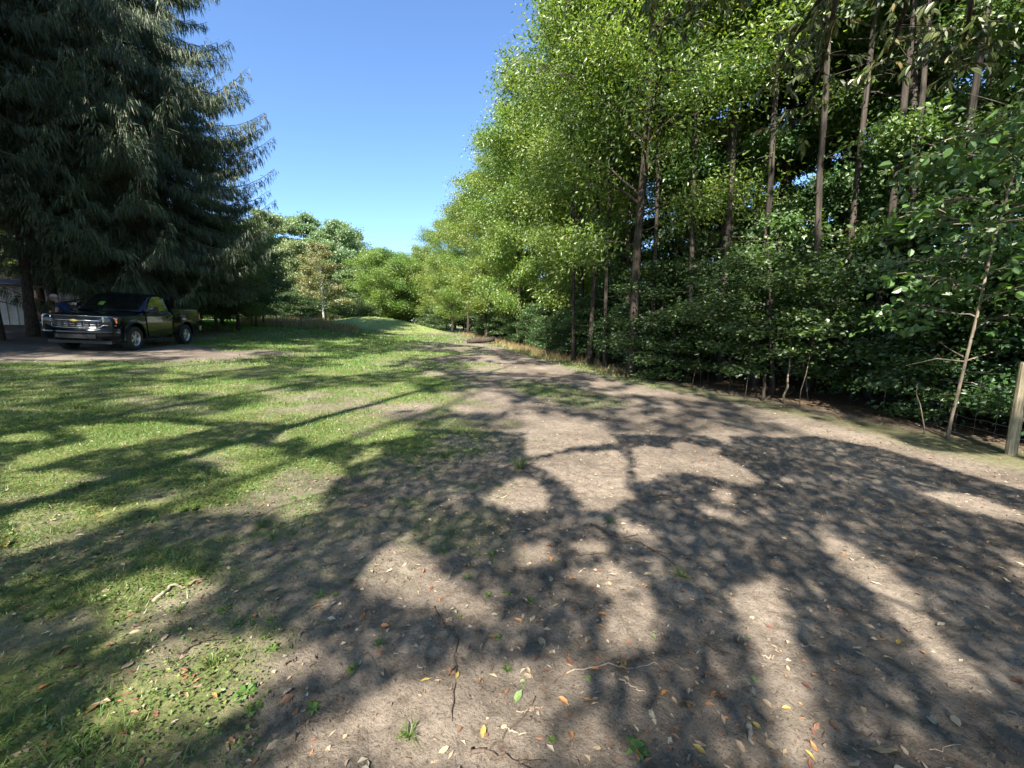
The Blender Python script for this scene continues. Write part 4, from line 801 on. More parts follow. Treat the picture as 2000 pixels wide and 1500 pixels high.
# doors: panels standing 8 mm proud of the cab side, so the gaps show
for s in (-1, 1):
    rows = [(0.985, 0.44), (0.99, 0.66), (0.99, 0.9), (0.982, 1.1), (0.966, 1.19), (0.915, 1.255)]; xs0 = [0.86, 0.92, 0.94, 0.93, 0.92, 0.9]; Vd = []
    for (w, z), x1 in zip(rows, xs0): Vd += [(-0.50, s * (w + 0.003), z), (0.1, s * (w + 0.007), z), (x1, s * (w + 0.003), z)]
    Vd2 = [(x, y - s * 0.03, z) for x, y, z in Vd]; Fd = []
    for a in range(5):
        for b in range(2): q0 = a * 3 + b; Fd += [[q0, q0 + 1, q0 + 4, q0 + 3]]
    Fd = np.array(Fd); nq = len(Vd); bd = [0, 1, 2, 5, 8, 11, 14, 17, 16, 15, 12, 9, 6, 3]
    Fs_ = np.array([[bd[k_], bd[(k_ + 1) % 14], bd[(k_ + 1) % 14] + nq, bd[k_] + nq] for k_ in range(14)])
    door = obj('door', G().add(Vd + Vd2, [Fd, Fs_]).mesh('door', M['paint'], smooth=False), truck)
    obj('door_handle', G().box((-0.33, s * 1.0, 1.07), (0.11, 0.018, 0.022)).mesh('door_handle', M['paint']), door)
    obj('crease_moulding', G().box((0.16, s * 1.0, 0.80), (0.62, 0.006, 0.008)).mesh('crease', M['paint']), door)
    mi = obj('wing_mirror', G().prism([(0.70, 1.25), (0.86, 1.26), (0.88, 1.36), (0.84, 1.44), (0.70, 1.43)], 1, s * 1.00, s * 1.22).mesh('wing_mirror', M['black_plastic']), truck)
    obj('mirror_arm', G().box((0.79, s * 0.955, 1.30), (0.05, 0.06, 0.03)).mesh('arm', M['black_plastic']), truck)
    # lamps
    hp = [(0.60, 0.86), (0.90, 0.83), (0.95, 0.88), (0.955, 1.055), (0.86, 1.075), (0.60, 1.065)]; Vh = [(xf(y) - 0.035 + 0.012, s * y, z) for y, z in hp] + [(xf(y) - 0.2, s * y, z) for y, z in hp]; ii = np.arange(6)
    hl = obj('headlight', G().add(Vh, [ii[None], np.stack([ii, (ii + 1) % 6, (ii + 1) % 6 + 6, ii + 6], 1)]).mesh('headlight', M['black_plastic']), truck)
    for zc, hh_ in ((1.03, 0.025), (0.94, 0.03)): obj('lamp_reflector', G().add([(xf(y) + 0.0, s * y, z) for y, z in ((0.63, zc - hh_), (0.9, zc - hh_), (0.9, zc + hh_), (0.63, zc + hh_))], [np.array([[0, 1, 2, 3]])]).mesh('lamp_reflector', M['lens']), hl)
    obj('turn_signal', G().add([(xf(y) + 0.002, s * y, z) for y, z in ((0.905, 0.88), (0.948, 0.90), (0.948, 1.04), (0.905, 1.04))], [np.array([[0, 1, 2, 3]])]).mesh('turn_signal', M['amber']), hl)
    obj('lamp_trim', G().tube([(xf(.6) + .0, s * .6, .985), (xf(.75), s * .75, .985), (xf(.94), s * .94, .985)], 0.011, 6).mesh('lamp_trim', M['chrome']), hl)
    obj('tail_light', G().box((-2.575, s * 0.895, 1.1), (0.03, 0.055, 0.15)).mesh('tail_light', M['red']), truck)
    # flared lips over the wheels
    for ax in (A1, A2):
        a = np.linspace(math.radians(-14), math.radians(194), 24); P = [(ax + 0.5 * math.cos(t), s * (0.985 if ax > 0 else 0.975), ZA + 0.02 + 0.5 * math.sin(t)) for t in a]
        obj('wheel_arch_lip', G().tube(P, 0.022, 6).mesh('wheel_arch_lip', M['paint'], smooth=True), truck)
# grille, chrome bars, emblem, bumper
def bar(y0, y1, z0, z1, rz, out=0.02, n=13):
    ys = np.linspace(y0, y1, n); zs = np.linspace(z0, z1, n); return G().tube([(xf(y) + out, y, z) for y, z in zip(ys, zs)], rz, 8)
ys = np.linspace(-0.62, 0.62, 11); Vp = [(xf(y) - 0.02, y, z) for z in (0.72, 1.06) for y in ys] + [(xf(y) - 0.12, y, z) for z in (0.72, 1.06) for y in ys]
Fp = [[a, a + 1, a + 12, a + 11] for a in range(10)]; gr = obj('grille', G().add(Vp, [np.array(Fp)]).mesh('grille', M['black_plastic']), truck)
obj('chrome_bar', bar(-0.62, 0.62, 0.945, 0.945, 0.030).mesh('chrome_bar', M['chrome'], smooth=True), gr)
obj('chrome_bar', bar(-0.86, 0.86, 1.075, 1.075, 0.013, 0.0).mesh('chrome_bar', M['chrome'], smooth=True), gr)
lo = [(0.94, 0.82), (0.66, 0.82), (0.56, 0.735), (0.3, 0.725), (0, 0.72), (-0.3, 0.725), (-0.56, 0.735), (-0.66, 0.82), (-0.94, 0.82)]
obj('chrome_surround', G().tube([(xf(y) + 0.015, y, z) for y, z in lo], 0.019, 8).mesh('chrome_surround', M['chrome'], smooth=True), gr)
for z in (0.78, 0.835, 0.89): obj('grille_slat', bar(-0.56, 0.56, z, z, 0.007, -0.005).mesh('grille_slat', M['rim']), gr)
for y in np.linspace(-0.5, 0.5, 7): obj('grille_divider', G().box((xf(y) - 0.006, y, 0.835), (0.012, 0.022, 0.075)).mesh('grille_divider', M['black_plastic']), gr)
for z in (0.995, 1.03): obj('grille_slat', bar(-0.58, 0.58, z, z, 0.006, -0.005).mesh('grille_slat', M['black_plastic']), gr)
obj('emblem', G().prism([(-0.11, 0.93), (-0.05, 0.93), (-0.04, 0.912), (0.04, 0.912), (0.05, 0.93), (0.11, 0.93), (0.095, 0.96), (0.045, 0.96), (0.034, 0.978), (-0.034, 0.978), (-0.045, 0.96), (-0.095, 0.96)], 0, 2.49, 2.53).mesh('emblem', M['gold']), gr)
pb = [(0.50, 0.40), (0.56, 0.52), (0.6, 0.68), (0.585, 0.725), (0.5, 0.73)]
ys = np.linspace(-0.99, 0.99, 21); V = []
for y in ys:
    dx = 0.035 - 0.10 * max(0, abs(y) - 0.8) / 0.19
    for o_, z in ((-0.16, 0.34), (-0.02, 0.36), (0.035, 0.46), (0.05, 0.62), (0.03, 0.705), (-0.02, 0.72 + 0.09 * sstep(0.5, 0.7, abs(y))), (-0.2, 0.72 + 0.09 * sstep(0.5, 0.7, abs(y)))): V.append((xf(y) + o_ + dx, y, float(z)))
Fb = [[a * 7 + b, a * 7 + b + 1, a * 7 + b + 8, a * 7 + b + 7] for a in range(20) for b in range(6)]
bu = obj('front_bumper', G().add(V, [np.array(Fb), np.arange(7)[None], (np.arange(7) + 140)[None, ::-1]]).mesh('front_bumper', M['paint'], smooth=True), truck)
obj('air_intake', G().add([(xf(y) + 0.089, y, z) for z in (0.42, 0.54) for y in (-0.5, -.25, 0, .25, 0.5)], [np.array([[a, a + 1, a + 6, a + 5] for a in range(4)])]).mesh('air_intake', M['rubber']), bu)
obj('valance', G().box((2.3, 0, 0.31), (0.06, 0.8, 0.05)).mesh('valance', M['black_plastic']), bu)
obj('rear_bumper', G().box((-2.66, 0, 0.62), (0.08, 0.93, 0.1)).mesh('rear_bumper', M['chrome']), truck)
obj('roof_antenna', G().tube([(1.2, -0.8, 1.2), (1.1, -0.8, 1.75)], 0.004, 4).mesh('antenna', M['black_plastic']), truck)
# wheels
def lathe(P, k=36):
    """profile (radius, y) turned about the y axis"""
    a = np.linspace(0, 2 * math.pi, k, endpoint=False); V = np.array([[(r_ * math.cos(t), y_, r_ * math.sin(t)) for t in a] for r_, y_ in P]).reshape(-1, 3)
    i = np.arange(len(P) - 1)[:, None] * k; j = np.arange(k)[None]; j2 = (j + 1) % k; return V, [np.stack([i + j, i + j2, i + k + j2, i + k + j], -1).reshape(-1, 4)]
V, F = lathe([(0.22, 0.10), (0.235, 0.125), (0.30, 0.135), (0.36, 0.125), (0.39, 0.10), (0.395, 0.05), (0.395, -0.05), (0.39, -0.1), (0.36, -0.125), (0.235, -0.125), (0.22, -0.10)]); tyre_me = G().add(V, F).mesh('tyre', M['rubber'], smooth=True)
V, F = lathe([(0.235, 0.118), (0.228, 0.122), (0.215, 0.112), (0.205, 0.085), (0.2, 0.03), (0.2, -0.1)]); rim_me = G().add(V, F).mesh('rim', M['rim'], smooth=True)
V, F = lathe([(0.0, 0.115), (0.05, 0.112), (0.062, 0.09), (0.066, 0.06)], 20); hub_me = G().add(V, F).mesh('hub', M['rim'], smooth=True)
sp_pts = [(0.05, -0.05), (0.12, -0.035), (0.208, -0.075), (0.208, 0.075), (0.12, 0.035), (0.05, 0.05)]
Vs_ = [(a, 0.09 - 0.02 * (a > 0.15) - (0.0 if a < .1 else 0.0), b) for a, b in sp_pts] + [(a, 0.05, b) for a, b in sp_pts]; ii = np.arange(6)
spoke_me = G().add(Vs_, [ii[None, ::-1], np.stack([ii, (ii + 1) % 6, (ii + 1) % 6 + 6, ii + 6], 1)]).mesh('spoke', M['rim'])
back_me = G().add(*lathe([(0.2, -0.02), (0.0, -0.02)])).mesh('brake_disc', M['black_plastic'])
for ax in (A1, A2):
    for s in (-1, 1):
        w = obj('wheel', tyre_me, truck); w.location = (ax, s * 0.84, ZA); w.rotation_euler = (0, 0.3 * ax, 0 if s > 0 else math.pi)
        obj('rim', rim_me, w); obj('hub', hub_me, w); obj('brake_disc', back_me, w)
        for q in range(5): e = obj('spoke', spoke_me, w); e.rotation_euler = (0, q * 2 * math.pi / 5, 0)
# set it down: left front tyre on its spot, heading towards us
fw = np.array(at(262, 14.3)); rw_ = np.array(at(361, 17.35)); hd = fw - rw_; SC = 1.05; ang = math.atan2(hd[1], hd[0])
cx, cy = fw - np.array([math.cos(ang) * 1.51 - math.sin(ang) * 0.86, math.sin(ang) * 1.51 + math.cos(ang) * 0.86]) * SC
truck.scale = (SC, SC, SC)
zf = gzf(*fw); zr = gzf(*rw_); nL = np.array([-math.sin(ang), math.cos(ang)]); zl = gzf(cx + nL[0] * .9, cy + nL[1] * .9); zrr = gzf(cx - nL[0] * .9, cy - nL[1] * .9)
truck.rotation_euler = (math.atan2(zl - zrr, 1.8), -math.atan2(gzf(cx + math.cos(ang) * 1.5, cy + math.sin(ang) * 1.5) - gzf(cx - math.cos(ang) * 1.5, cy - math.sin(ang) * 1.5), 3.0), ang)
truck.location = (cx, cy, gzf(cx, cy) - 0.015)

# ------------------------------------------------------------------ person leaning behind the bonnet
M['skin'] = pbr('skin', (0.40, 0.20, 0.14), 0.55); M['navy'] = pbr('navy_cotton', (0.012, 0.028, 0.085), 0.9, var=0.2, scale=25); M['denim'] = pbr('dark_denim', (0.03, 0.04, 0.07), 0.9, var=0.2, scale=30)
M['cap'] = pbr('pale_cap_cloth', (0.5, 0.42, 0.4), 0.85, var=0.1); M['boot'] = pbr('boot_leather', (0.06, 0.04, 0.03), 0.6); M['hair'] = pbr('grey_hair', (0.25, 0.23, 0.21), 0.8); M['eye'] = pbr('eye', (0.02, 0.015, 0.01), 0.2)
def skinned(name, verts, edges, radii, material, root=0, sub=2):
    me = bpy.data.meshes.new(name); me.from_pydata(verts, edges, []); o = bpy.data.objects.new('tmp', me); COL.objects.link(o)
    o.modifiers.new('s', 'SKIN'); sv = me.skin_vertices[0].data
    for k_, r_ in enumerate(radii): sv[k_].radius = (r_, r_) if not isinstance(r_, tuple) else r_; sv[k_].use_root = (k_ == root)
    sb = o.modifiers.new('u', 'SUBSURF'); sb.levels = sub; sb.render_levels = sub
    dg = bpy.context.evaluated_depsgraph_get(); dg.update(); out = bpy.data.meshes.new_from_object(o.evaluated_get(dg)); bpy.data.objects.remove(o)
    out.materials.clear(); out.materials.append(material); out.name = name
    for p in out.polygons: p.use_smooth = True
    return out
# local frame: facing +X, bent forward from the hips
J = dict(pel=(0, 0, .95), sp=(.06, 0, 1.12), ch=(.20, 0, 1.32), nk=(.32, 0, 1.46), hb=(.37, 0, 1.52), hd=(.42, 0, 1.60), ht=(.44, 0, 1.70), sl=(.22, .19, 1.38), sr=(.22, -.19, 1.38), el=(.26, .27, 1.10), er=(.26, -.27, 1.10), wl=(.44, .22, .92), wr=(.44, -.22, .92), pl=(.50, .20, .87), pr=(.50, -.20, .87),
         hl=(0, .10, .90), hr=(0, -.10, .90), kl=(.06, .12, .5), kr=(.02, -.13, .5), al=(.0, .13, .09), ar=(-.06, -.14, .09), tl=(.17, .15, .045), tr=(.11, -.16, .045))
rad = dict(pel=.15, sp=(.15, .12), ch=(.17, .13), nk=.062, hb=.06, hd=(.085, .10), ht=(.06, .075), sl=.075, sr=.075, el=.043, er=.043, wl=.03, wr=.03, pl=(.042, .02), pr=(.042, .02), hl=.095, hr=.095, kl=.062, kr=.062, al=.042, ar=.042, tl=.035, tr=.035)
E = [('pel', 'sp'), ('sp', 'ch'), ('ch', 'nk'), ('nk', 'hb'), ('hb', 'hd'), ('hd', 'ht'), ('ch', 'sl'), ('ch', 'sr'), ('sl', 'el'), ('sr', 'er'), ('el', 'wl'), ('er', 'wr'), ('wl', 'pl'), ('wr', 'pr'), ('pel', 'hl'), ('pel', 'hr'), ('hl', 'kl'), ('hr', 'kr'), ('kl', 'al'), ('kr', 'ar'), ('al', 'tl'), ('ar', 'tr')]
nm = list(J); V = [J[k_] for k_ in nm]; RR = [rad[k_] for k_ in nm]; EE = [(nm.index(a), nm.index(b)) for a, b in E]
for s, w, p in (('l', 'wl', 'pl'), ('r', 'wr', 'pr')):                # five fingers on each hand
    sg = 1 if s == 'l' else -1; b0 = Vector(J[p])
    for q, (oy, ln) in enumerate([(-.03, .06), (-.01, .075), (.01, .07), (.03, .055)]):
        i0 = len(V); V += [tuple(b0 + Vector((.035, oy, 0))), tuple(b0 + Vector((.035 + ln * .6, oy, -.012))), tuple(b0 + Vector((.035 + ln, oy, -.04)))]; RR += [.010, .009, .007]; EE += [(nm.index(p), i0), (i0, i0 + 1), (i0 + 1, i0 + 2)]
    i0 = len(V); V += [tuple(b0 + Vector((-.01, -sg * .045, -.01))), tuple(b0 + Vector((.03, -sg * .07, -.03)))]; RR += [.012, .009]; EE += [(nm.index(p), i0), (i0, i0 + 1)]
pxy = at(150, 15.6); person = thing('person', 'person in navy shirt and pale cap leaning over behind the truck bonnet', 'person', (pxy[0], pxy[1], gzf(*pxy)), math.radians(196))
obj('body', skinned('body', V, EE, RR, M['skin']), person)
def sub(keys, edges, grow): return [J[k_] for k_ in keys], [(keys.index(a), keys.index(b)) for a, b in edges], [tuple(c + grow for c in rad[k_]) if isinstance(rad[k_], tuple) else rad[k_] + grow for k_ in keys]
J['ml'] = tuple((np.array(J['sl']) * .45 + np.array(J['el']) * .55)); J['mr'] = tuple((np.array(J['sr']) * .45 + np.array(J['er']) * .55)); rad['ml'] = rad['mr'] = .06; J['nc'] = (.28, 0, 1.41); rad['nc'] = .085
obj('shirt', skinned('shirt', *sub(['pel', 'sp', 'ch', 'nc', 'sl', 'sr', 'ml', 'mr'], [('pel', 'sp'), ('sp', 'ch'), ('ch', 'nc'), ('ch', 'sl'), ('ch', 'sr'), ('sl', 'ml'), ('sr', 'mr')], .022), M['navy']), person)
obj('trousers', skinned('trousers', *sub(['pel', 'hl', 'hr', 'kl', 'kr', 'al', 'ar'], [('pel', 'hl'), ('pel', 'hr'), ('hl', 'kl'), ('hr', 'kr'), ('kl', 'al'), ('kr', 'ar')], .018), M['denim']), person)
for s in ('l', 'r'): obj('boot', skinned('boot', [J['a' + s], J['t' + s]], [(0, 1)], [.055, .045], M['boot']), person)
def blob(c, h, k=12):
    bm = bmesh.new(); bmesh.ops.create_uvsphere(bm, u_segments=k + 4, v_segments=k, radius=1.0); V_ = np.array([v.co[:] for v in bm.verts]) * h + c; F_ = [[v.index for v in f.verts] for f in bm.faces]; bm.free()
    return V_, [np.array([f for f in F_ if len(f) == 4]), np.array([f for f in F_ if len(f) == 3])]
hc = np.array([.44, 0, 1.63])
obj('head', G().add(*blob(hc, (.105, .08, .125))).mesh('head', M['skin'], smooth=True), person)
hd_ = person.children[-1]
obj('nose', G().add(*blob(hc + [.105, 0, -.02], (.025, .014, .024), 6)).mesh('nose', M['skin'], smooth=True), hd_)
obj('mouth', G().add(*blob(hc + [.092, 0, -.068], (.012, .028, .007), 6)).mesh('mouth', M['leaf_red'], smooth=True), hd_)
for s in (-1, 1):
    obj('eye', G().add(*blob(hc + [.09, s * .032, .012], (.012, .014, .008), 6)).mesh('eye', M['eye'], smooth=True), hd_)
    obj('ear', G().add(*blob(hc + [-.005, s * .08, -.01], (.022, .012, .033), 6)).mesh('ear', M['skin'], smooth=True), hd_)
obj('hair', G().add(*blob(hc + [-.03, 0, .0], (.088, .084, .10))).mesh('hair', M['hair'], smooth=True), hd_)
cap_v, cap_f = blob(hc + [-.008, 0, .05], (.118, .096, .092)); cap_v[:, 2] = np.maximum(cap_v[:, 2], hc[2] + .035)
cp_ = obj('cap', G().add(cap_v, cap_f).mesh('cap', M['cap'], smooth=True), person)
obj('cap_peak', G().add(*blob(hc + [.115, 0, .045], (.075, .075, .009), 8)).mesh('cap_peak', M['cap'], smooth=True), cp_)

# ------------------------------------------------------------------ white shed behind the spruces
M['white_metal'] = pbr('white_metal_siding', (0.72, 0.72, 0.7), 0.45, var=0.08, scale=3); M['roof_dark'] = pbr('dark_roof', (0.09, 0.08, 0.075), 0.7, var=0.2); M['siding'] = pbr('pale_siding', (0.62, 0.62, 0.64), 0.6, var=0.06); M['frame'] = pbr('white_frame', (0.75, 0.75, 0.74), 0.5); M['pane'] = pbr('window_pane', (0.03, 0.035, 0.04), 0.05, 0, 0.6)
sx, sy = at(62, 21.5); shed = thing('shed', 'white ribbed metal shed with a dark roof edge among the spruce trunks', 'shed', (sx, sy, gzf(sx, sy) - 0.15), math.radians(28))
obj('core', G().box((0, 1.5, 1.05), (3.4, 1.48, 1.05)).mesh('core', M['white_metal']), shed)
panel_me = G().prism([(-0.165, -0.02), (-0.13, -0.02), (-0.115, -0.055), (-0.085, -0.055), (-0.07, -0.02), (0.165, -0.02), (0.165, 0.018), (-0.165, 0.018)], 2, 0.0, 2.1).mesh('wall_panel', M['white_metal'])
for q in range(20): o = obj('wall_panel', panel_me, shed); o.location = (-3.2 + q * 0.336, 0, 0)
obj('roof', G().prism([(-0.22, 2.08), (1.5, 2.5), (3.2, 2.08), (3.2, 2.14), (1.5, 2.57), (-0.22, 2.14)], 0, -3.6, 3.6).mesh('roof', M['roof_dark']), shed)
def house(name, label, loc, rz, w, d, hgt, roofh, group=None):
    t = thing(name, label, 'house', (loc[0], loc[1], gzf(*loc) - 0.2), rz, group)
    wl_ = obj('wall', G().box((0, d / 2, hgt / 2), (w / 2, d / 2, hgt / 2)).mesh('wall', M['siding']), t)
    nb = int(hgt / 0.2)
    bd = G().box((0, 0, 0), (w / 2 + .01, 0.012, 0.088)).mesh('siding_board', M['siding'])
    for q in range(nb): o = obj('siding_board', bd, wl_); o.location = (0, -0.008, 0.1 + q * 0.2); o.rotation_euler = (0.06, 0, 0)
    obj('roof', G().prism([(-0.4, hgt - .06), (d / 2, hgt + roofh), (d + .4, hgt - .06), (d + .4, hgt + .06), (d / 2, hgt + roofh + .14), (-0.4, hgt + .06)], 0, -w / 2 - .3, w / 2 + .3).mesh('roof', M['roof_dark']), t)
    for x in (-w * .28, w * .22):
        f_ = obj('window', G().box((x, -0.035, 1.7), (0.55, 0.03, 0.65)).mesh('window', M['frame']), t)
        for s in (-1, 1): obj('pane', G().box((x, -0.07, 1.7 + s * 0.29), (0.46, 0.008, 0.26)).mesh('pane', M['pane']), f_)
    return t
hx, hy = 25.5, 25.0; house('house', 'pale house glimpsed through the leaves behind the sapling and fence', (hx, hy), math.radians(-38), 9, 6, 3.0, 1.8)
hx, hy = at(150, 40); house('house', 'pale house glimpsed between spruce trunks above the truck bonnet', (hx, hy), math.radians(30), 8, 6, 2.8, 1.6)

# ------------------------------------------------------------------ fences, sapling, log
M['post'] = barkmat('weathered_post', (0.2, 0.16, 0.1), (0.42, 0.36, 0.24), 30, 2.5, 0.5); M['wire'] = pbr('galvanised_wire', (0.32, 0.32, 0.32), 0.45, 0.8); M['tpost'] = pbr('rusty_steel_post', (0.12, 0.085, 0.06), 0.7, 0.2, var=0.3)
p1 = np.array(g(1974, 887)); F0 = np.array(g(1535, 782)) + [0.55, 0.4]; F1 = p1 + [0.05, 0]; F2 = np.array([7.4, 2.6])
fence = thing('wire_fence', 'rusty woven wire fence with a weathered wooden post at the wood edge', 'fence', (p1[0], p1[1], 0))
def lp(p, z): return np.array([p[0] - p1[0], p[1] - p1[1], gzf(*p) + z])
rf = np.random.default_rng(3)
def fpost(p, hgt, r0, tl=0.0, name='post'):
    a = np.linspace(0, 2 * math.pi, 10, endpoint=False); P = np.stack([lp(p, -0.2), lp(p, hgt * .5) + [tl * .5, 0, 0], lp(p, hgt) + [tl, 0, 0], lp(p, hgt + .025) + [tl, 0, 0]])
    return obj(name, G().tube(P, [r0, r0 * .97, r0 * .92, r0 * .8], 10).mesh(name, M['post'], smooth=False), fence)
fpost(p1, 1.15, 0.056, 0.0); fpost(F2, 1.2, 0.07); q_ = F0 * .4 + F1 * .6 + [.35, .2]
path = [F2, F1, q_]
for hh in (0.08, 0.2, 0.33, 0.47, 0.63, 0.8, 1.0):
    P = []
    for a, b in zip(path[:-1], path[1:]):
        for t in np.linspace(0, 1, 8, endpoint=False): p = a * (1 - t) + b * t; P.append(lp(p, hh - 0.03 * math.sin(t * 3.14)) + rf.normal(0, 0.006, 3))
    obj('wire', G().tube(P, 0.0028, 4, False).mesh('wire', M['wire']), fence)
for a, b in zip(path[:-1], path[1:]):
    n_ = int(np.linalg.norm(b - a) / 0.3)
    for t in np.linspace(0, 1, n_, endpoint=False): p = a * (1 - t) + b * t; obj('stay_wire', G().tube([lp(p, 0.05), lp(p, 0.5) + [.01, .0, 0], lp(p, 1.0)], 0.0018, 3, False).mesh('stay_wire', M['wire']), fence)
# leaning pale sapling before the fence
geo = decid(91, 4.0, 0.008, 1.55, lambda f: 0.95 + 0.35 * f, 16, 8, 2600, 0.11, 0.075, 0.2, 0.3, 0.35, 0.5, (0.62, 0.15), up=0.6, seg=12, lowstub=3, wig=0.02, six=True)
plant('sapling', tree_meshes('sapling', geo, 'wood', 'bark_pale'), 'leaning pale-stemmed sapling with lobed leaves in front of the wire fence', g(1850, 858), 0.0, cat='tree')
K['lobed'] = tree_meshes('lobed', decid(92, 6.0, 0.06, 1.3, ell(1.7, 1.0), 20, 9, 5600, 0.11, 0.075, 0.28, 0.35, 0.35, 0.45, (0.2, 0.3), up=0.5, seg=10, six=True), 'wood', 'bark')
plant('young_maple', K['lobed'], 'young tree with big lobed leaves hanging over the wooden fence post', (8.3, 6.4), 1.0, (.8, .8, .8))
plant('young_maple', K['lobed'], 'young tree with big lobed leaves in the thick of the dark thicket', (6.6, 11.3), 4.4, (.8, .8, .7))
# bare stakes and brush stems along the edge of the wood
for (px, py, l, tx, rd, mk, lb) in [(1533, 788, 0.95, 0.03, 0.024, 'bark_pale', 'reddish bare stump of a young tree caught in the sun'), (1300, 740, 1.15, 0.12, 0.012, 'bark', 'thin bare stake leaning at the foot of the tallest locust'), (1488, 782, 0.6, 0.05, 0.04, 'bark', 'short broken stump at the foot of the thicket'), (1808, 850, 0.8, -0.25, 0.008, 'bark_pale', 'crooked bare stem left of the leaning sapling')]:
    x, y = g(px, py); t = np.linspace(0, 1, 6); P = np.stack([tx * t + rf.normal(0, .012, 6), rf.normal(0, .012, 6), l * t - 0.03], 1)
    o = obj('bare_stem', G().tube(P, np.linspace(rd, rd * .6, 6), 8).mesh('bare_stem', M[mk], smooth=True)); o.location = (x, y, gzf(x, y)); tag(o, lb, 'stem')
for q in range(46):
    y = rf.uniform(6.5, 26); x = float(wood_x(y)) + rf.uniform(0.1, 1.6); l = rf.uniform(0.7, 2.4); t = np.linspace(0, 1, 6); P = np.stack([rf.normal(0, .15) * t + rf.normal(0, .02, 6), rf.normal(0, .1) * t, l * t - 0.03], 1); P[0, :2] = 0
    o = obj('brush_stem', G().tube(P, np.linspace(rf.uniform(.006, .016), .003, 6), 5).mesh('brush_stem', M['bark_pale' if q % 5 == 0 else 'bark'], smooth=True)); o.location = (x, y, gzf(x, y)); tag(o, 'thin bare brush stem standing along the foot of the wood', 'stem', 'brush stems at the wood edge')
# dark log with stubs
lx, ly = g(940, 671); log = thing('fallen_log', 'dark weathered log with broken stubs lying beside the lane', 'log', (lx, ly, gzf(lx, ly)), 0.4)
obj('stem', G().tube([(-1.0, 0, .16), (-.3, .05, .2), (.4, 0, .24), (.95, -.05, .3)], [.15, .19, .2, .17], 10).mesh('log_stem', M['bark'], smooth=True), log)
for e in ((-.5, .1, .55), (.3, -.1, .75), (.8, .15, .5)): obj('stub', G().tube([(e[0], 0, .25), (e[0] + .1, e[1], e[2])], [.06, .03], 7).mesh('stub', M['bark'], smooth=True), log)
# far fence along the field
gff = 'steel posts of the far fence'
ff = thing('wire_fence', 'thin far wire fence with rusty steel posts along the end of the field', 'fence', (*at(545, 29.5), 0)); o0 = np.array(at(545, 29.5)); FP = [at(px, d) for px, d in ((400, 27.5), (450, 28), (497, 28.5), (545, 29.5), (593, 33), (640, 38))]
for p in FP: z = gzf(*p); obj('post', G().box((p[0] - o0[0], p[1] - o0[1], z + .6), (.022, .03, .65)).mesh('post', M['tpost']), ff)
for hh in (.25, .5, .75, 1.0): obj('wire', G().tube([(p[0] - o0[0], p[1] - o0[1], gzf(*p) + hh) for p in FP], .004, 4, False).mesh('wire', M['wire']), ff)

# ------------------------------------------------------------------ hickory bough hanging over from the right
hick = thing('hickory_tree', 'near tree whose boughs of long drooping leaves hang in from above', 'tree', (6.8, -0.8, gzf(6.8, -0.8)))
rh = np.random.default_rng(19); T = G().tube([(0, 0, -.1), (.05, .05, 3), (-.1, .2, 6), (-.2, .4, 9), (-.1, .5, 13)], [.24, .19, .17, .13, .03], 10); B = T; LC = []; LD = []
def wp(px, py, d):
    r_ = ray(px, py); return np.array([0, 0, CAM_H]) + r_ * d / (r_[1]) - np.array([6.8, -0.8, gzf(6.8, -0.8)])
BO = [([(1640, -60, 5.0), (1560, 60, 6.2), (1500, 150, 6.8)], 0.03), ([(1500, -80, 5.6), (1400, -10, 6.4), (1280, 60, 7.0)], 0.03), ([(1800, -80, 5.0), (1760, 40, 5.8), (1720, 160, 6.4)], 0.028), ([(1640, -60, 5.0), (1620, 120, 5.8), (1560, 250, 6.2)], 0.022), ([(1400, -80, 6.0), (1330, -30, 6.5), (1230, -10, 7.0)], 0.022), ([(1900, -60, 4.6), (1900, 60, 5.2), (1860, 140, 5.6)], 0.02)]
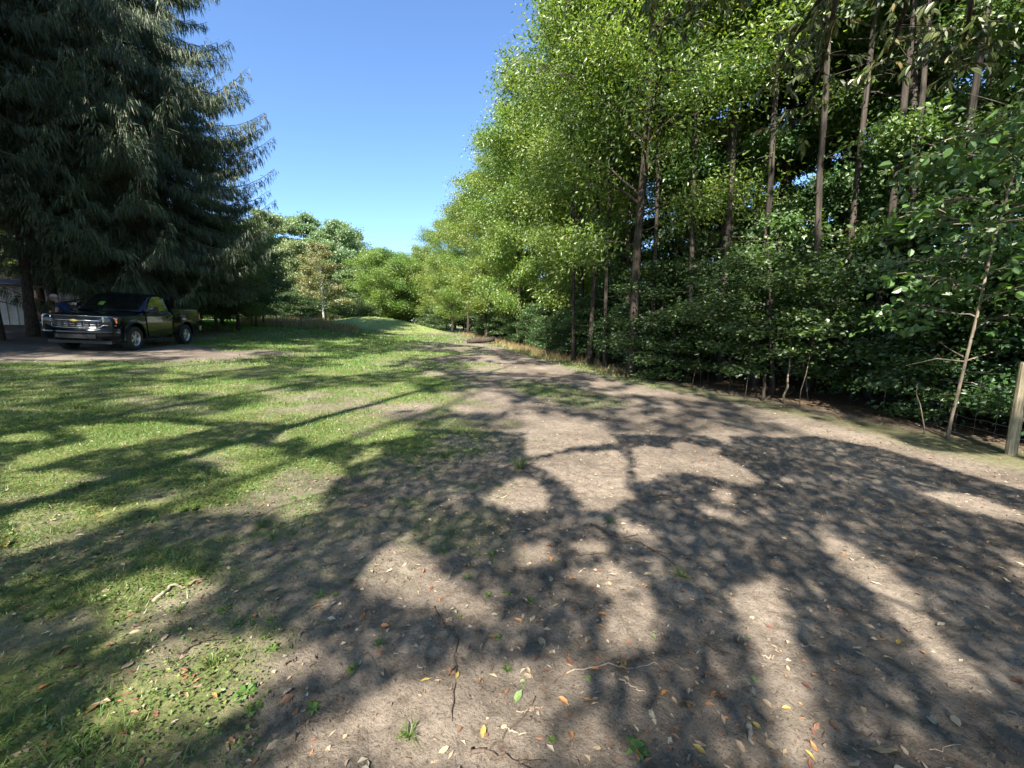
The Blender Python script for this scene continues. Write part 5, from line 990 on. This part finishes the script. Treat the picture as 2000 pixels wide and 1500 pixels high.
for pts, r0 in BO:
    W_ = np.array([wp(*p) for p in pts]); st_ = np.array([-.1, .3, 5.5 + rh.uniform(-.5, 1.0)]); Q = np.vstack([bez(st_, (st_ + W_[0]) / 2 + [0, 0, 1.2], W_[0], 6)[:-1], bez(W_[0], W_[1], W_[2], 8)]); B.tube(Q, np.linspace(r0 * 2, .006, len(Q)), 6, False)
    for q in range(30):
        t = rh.uniform(5, len(Q) - 1); p = np.array([np.interp(t, np.arange(len(Q)), Q[:, c]) for c in range(3)]); a = rh.uniform(0, 6.28); v = np.array([math.cos(a), math.sin(a), rh.uniform(-.7, .15)]) * rh.uniform(.15, .55)
        B.tube(np.stack([p, p + v * .6, p + v]), [.006, .004, .003], 3, False)
        n_ = 7
        for s in range(n_): LC.append(p + v * (0.55 + 0.5 * s / n_)); az = a + rh.normal(0, .9); LD.append([math.cos(az) * .6, math.sin(az) * .6, -rh.uniform(.3, 1.3)])
LC = np.array(LC); n_ = len(LC); V, F = blades6(LC, np.array(LD), rh.normal(0, .6, (n_, 3)) + [0, 0, .5], rh.uniform(.09, .17, n_), rh.uniform(.03, .055, n_), .2)
obj('trunk', B.mesh('hickory_trunk', M['bark'], smooth=True), hick); obj('crown', mesh('hickory_crown', V, [F], M['hickory'], tint=np.tile(np.clip(rh.normal(.5, .25, n_), 0, 1), 2)), hick)
def vine(pts, r0):
    W_ = np.array([wp(*p) for p in pts]); t = np.linspace(0, len(W_) - 1, 14); Q = np.stack([np.interp(t, np.arange(len(W_)), W_[:, c]) for c in range(3)], 1) + rh.normal(0, .012, (14, 3))
    top = np.array([-.1, .4, 9.0]); Q = np.vstack([bez(top, (top + Q[0]) / 2 + [0, 0, .6], Q[0], 8)[:-1], Q]); return obj('hanging_twig', G().tube(Q, np.linspace(r0 * 2, r0 * .5, len(Q)), 5, False).mesh('hanging_twig', M['bark'], smooth=True), hick)
vine([(1120, -60, 6.5), (1105, 15, 6.5), (1085, 80, 6.5), (1055, 160, 6.6)], .006); vine([(1125, -60, 6.5), (1138, 30, 6.5), (1142, 110, 6.5)], .005)
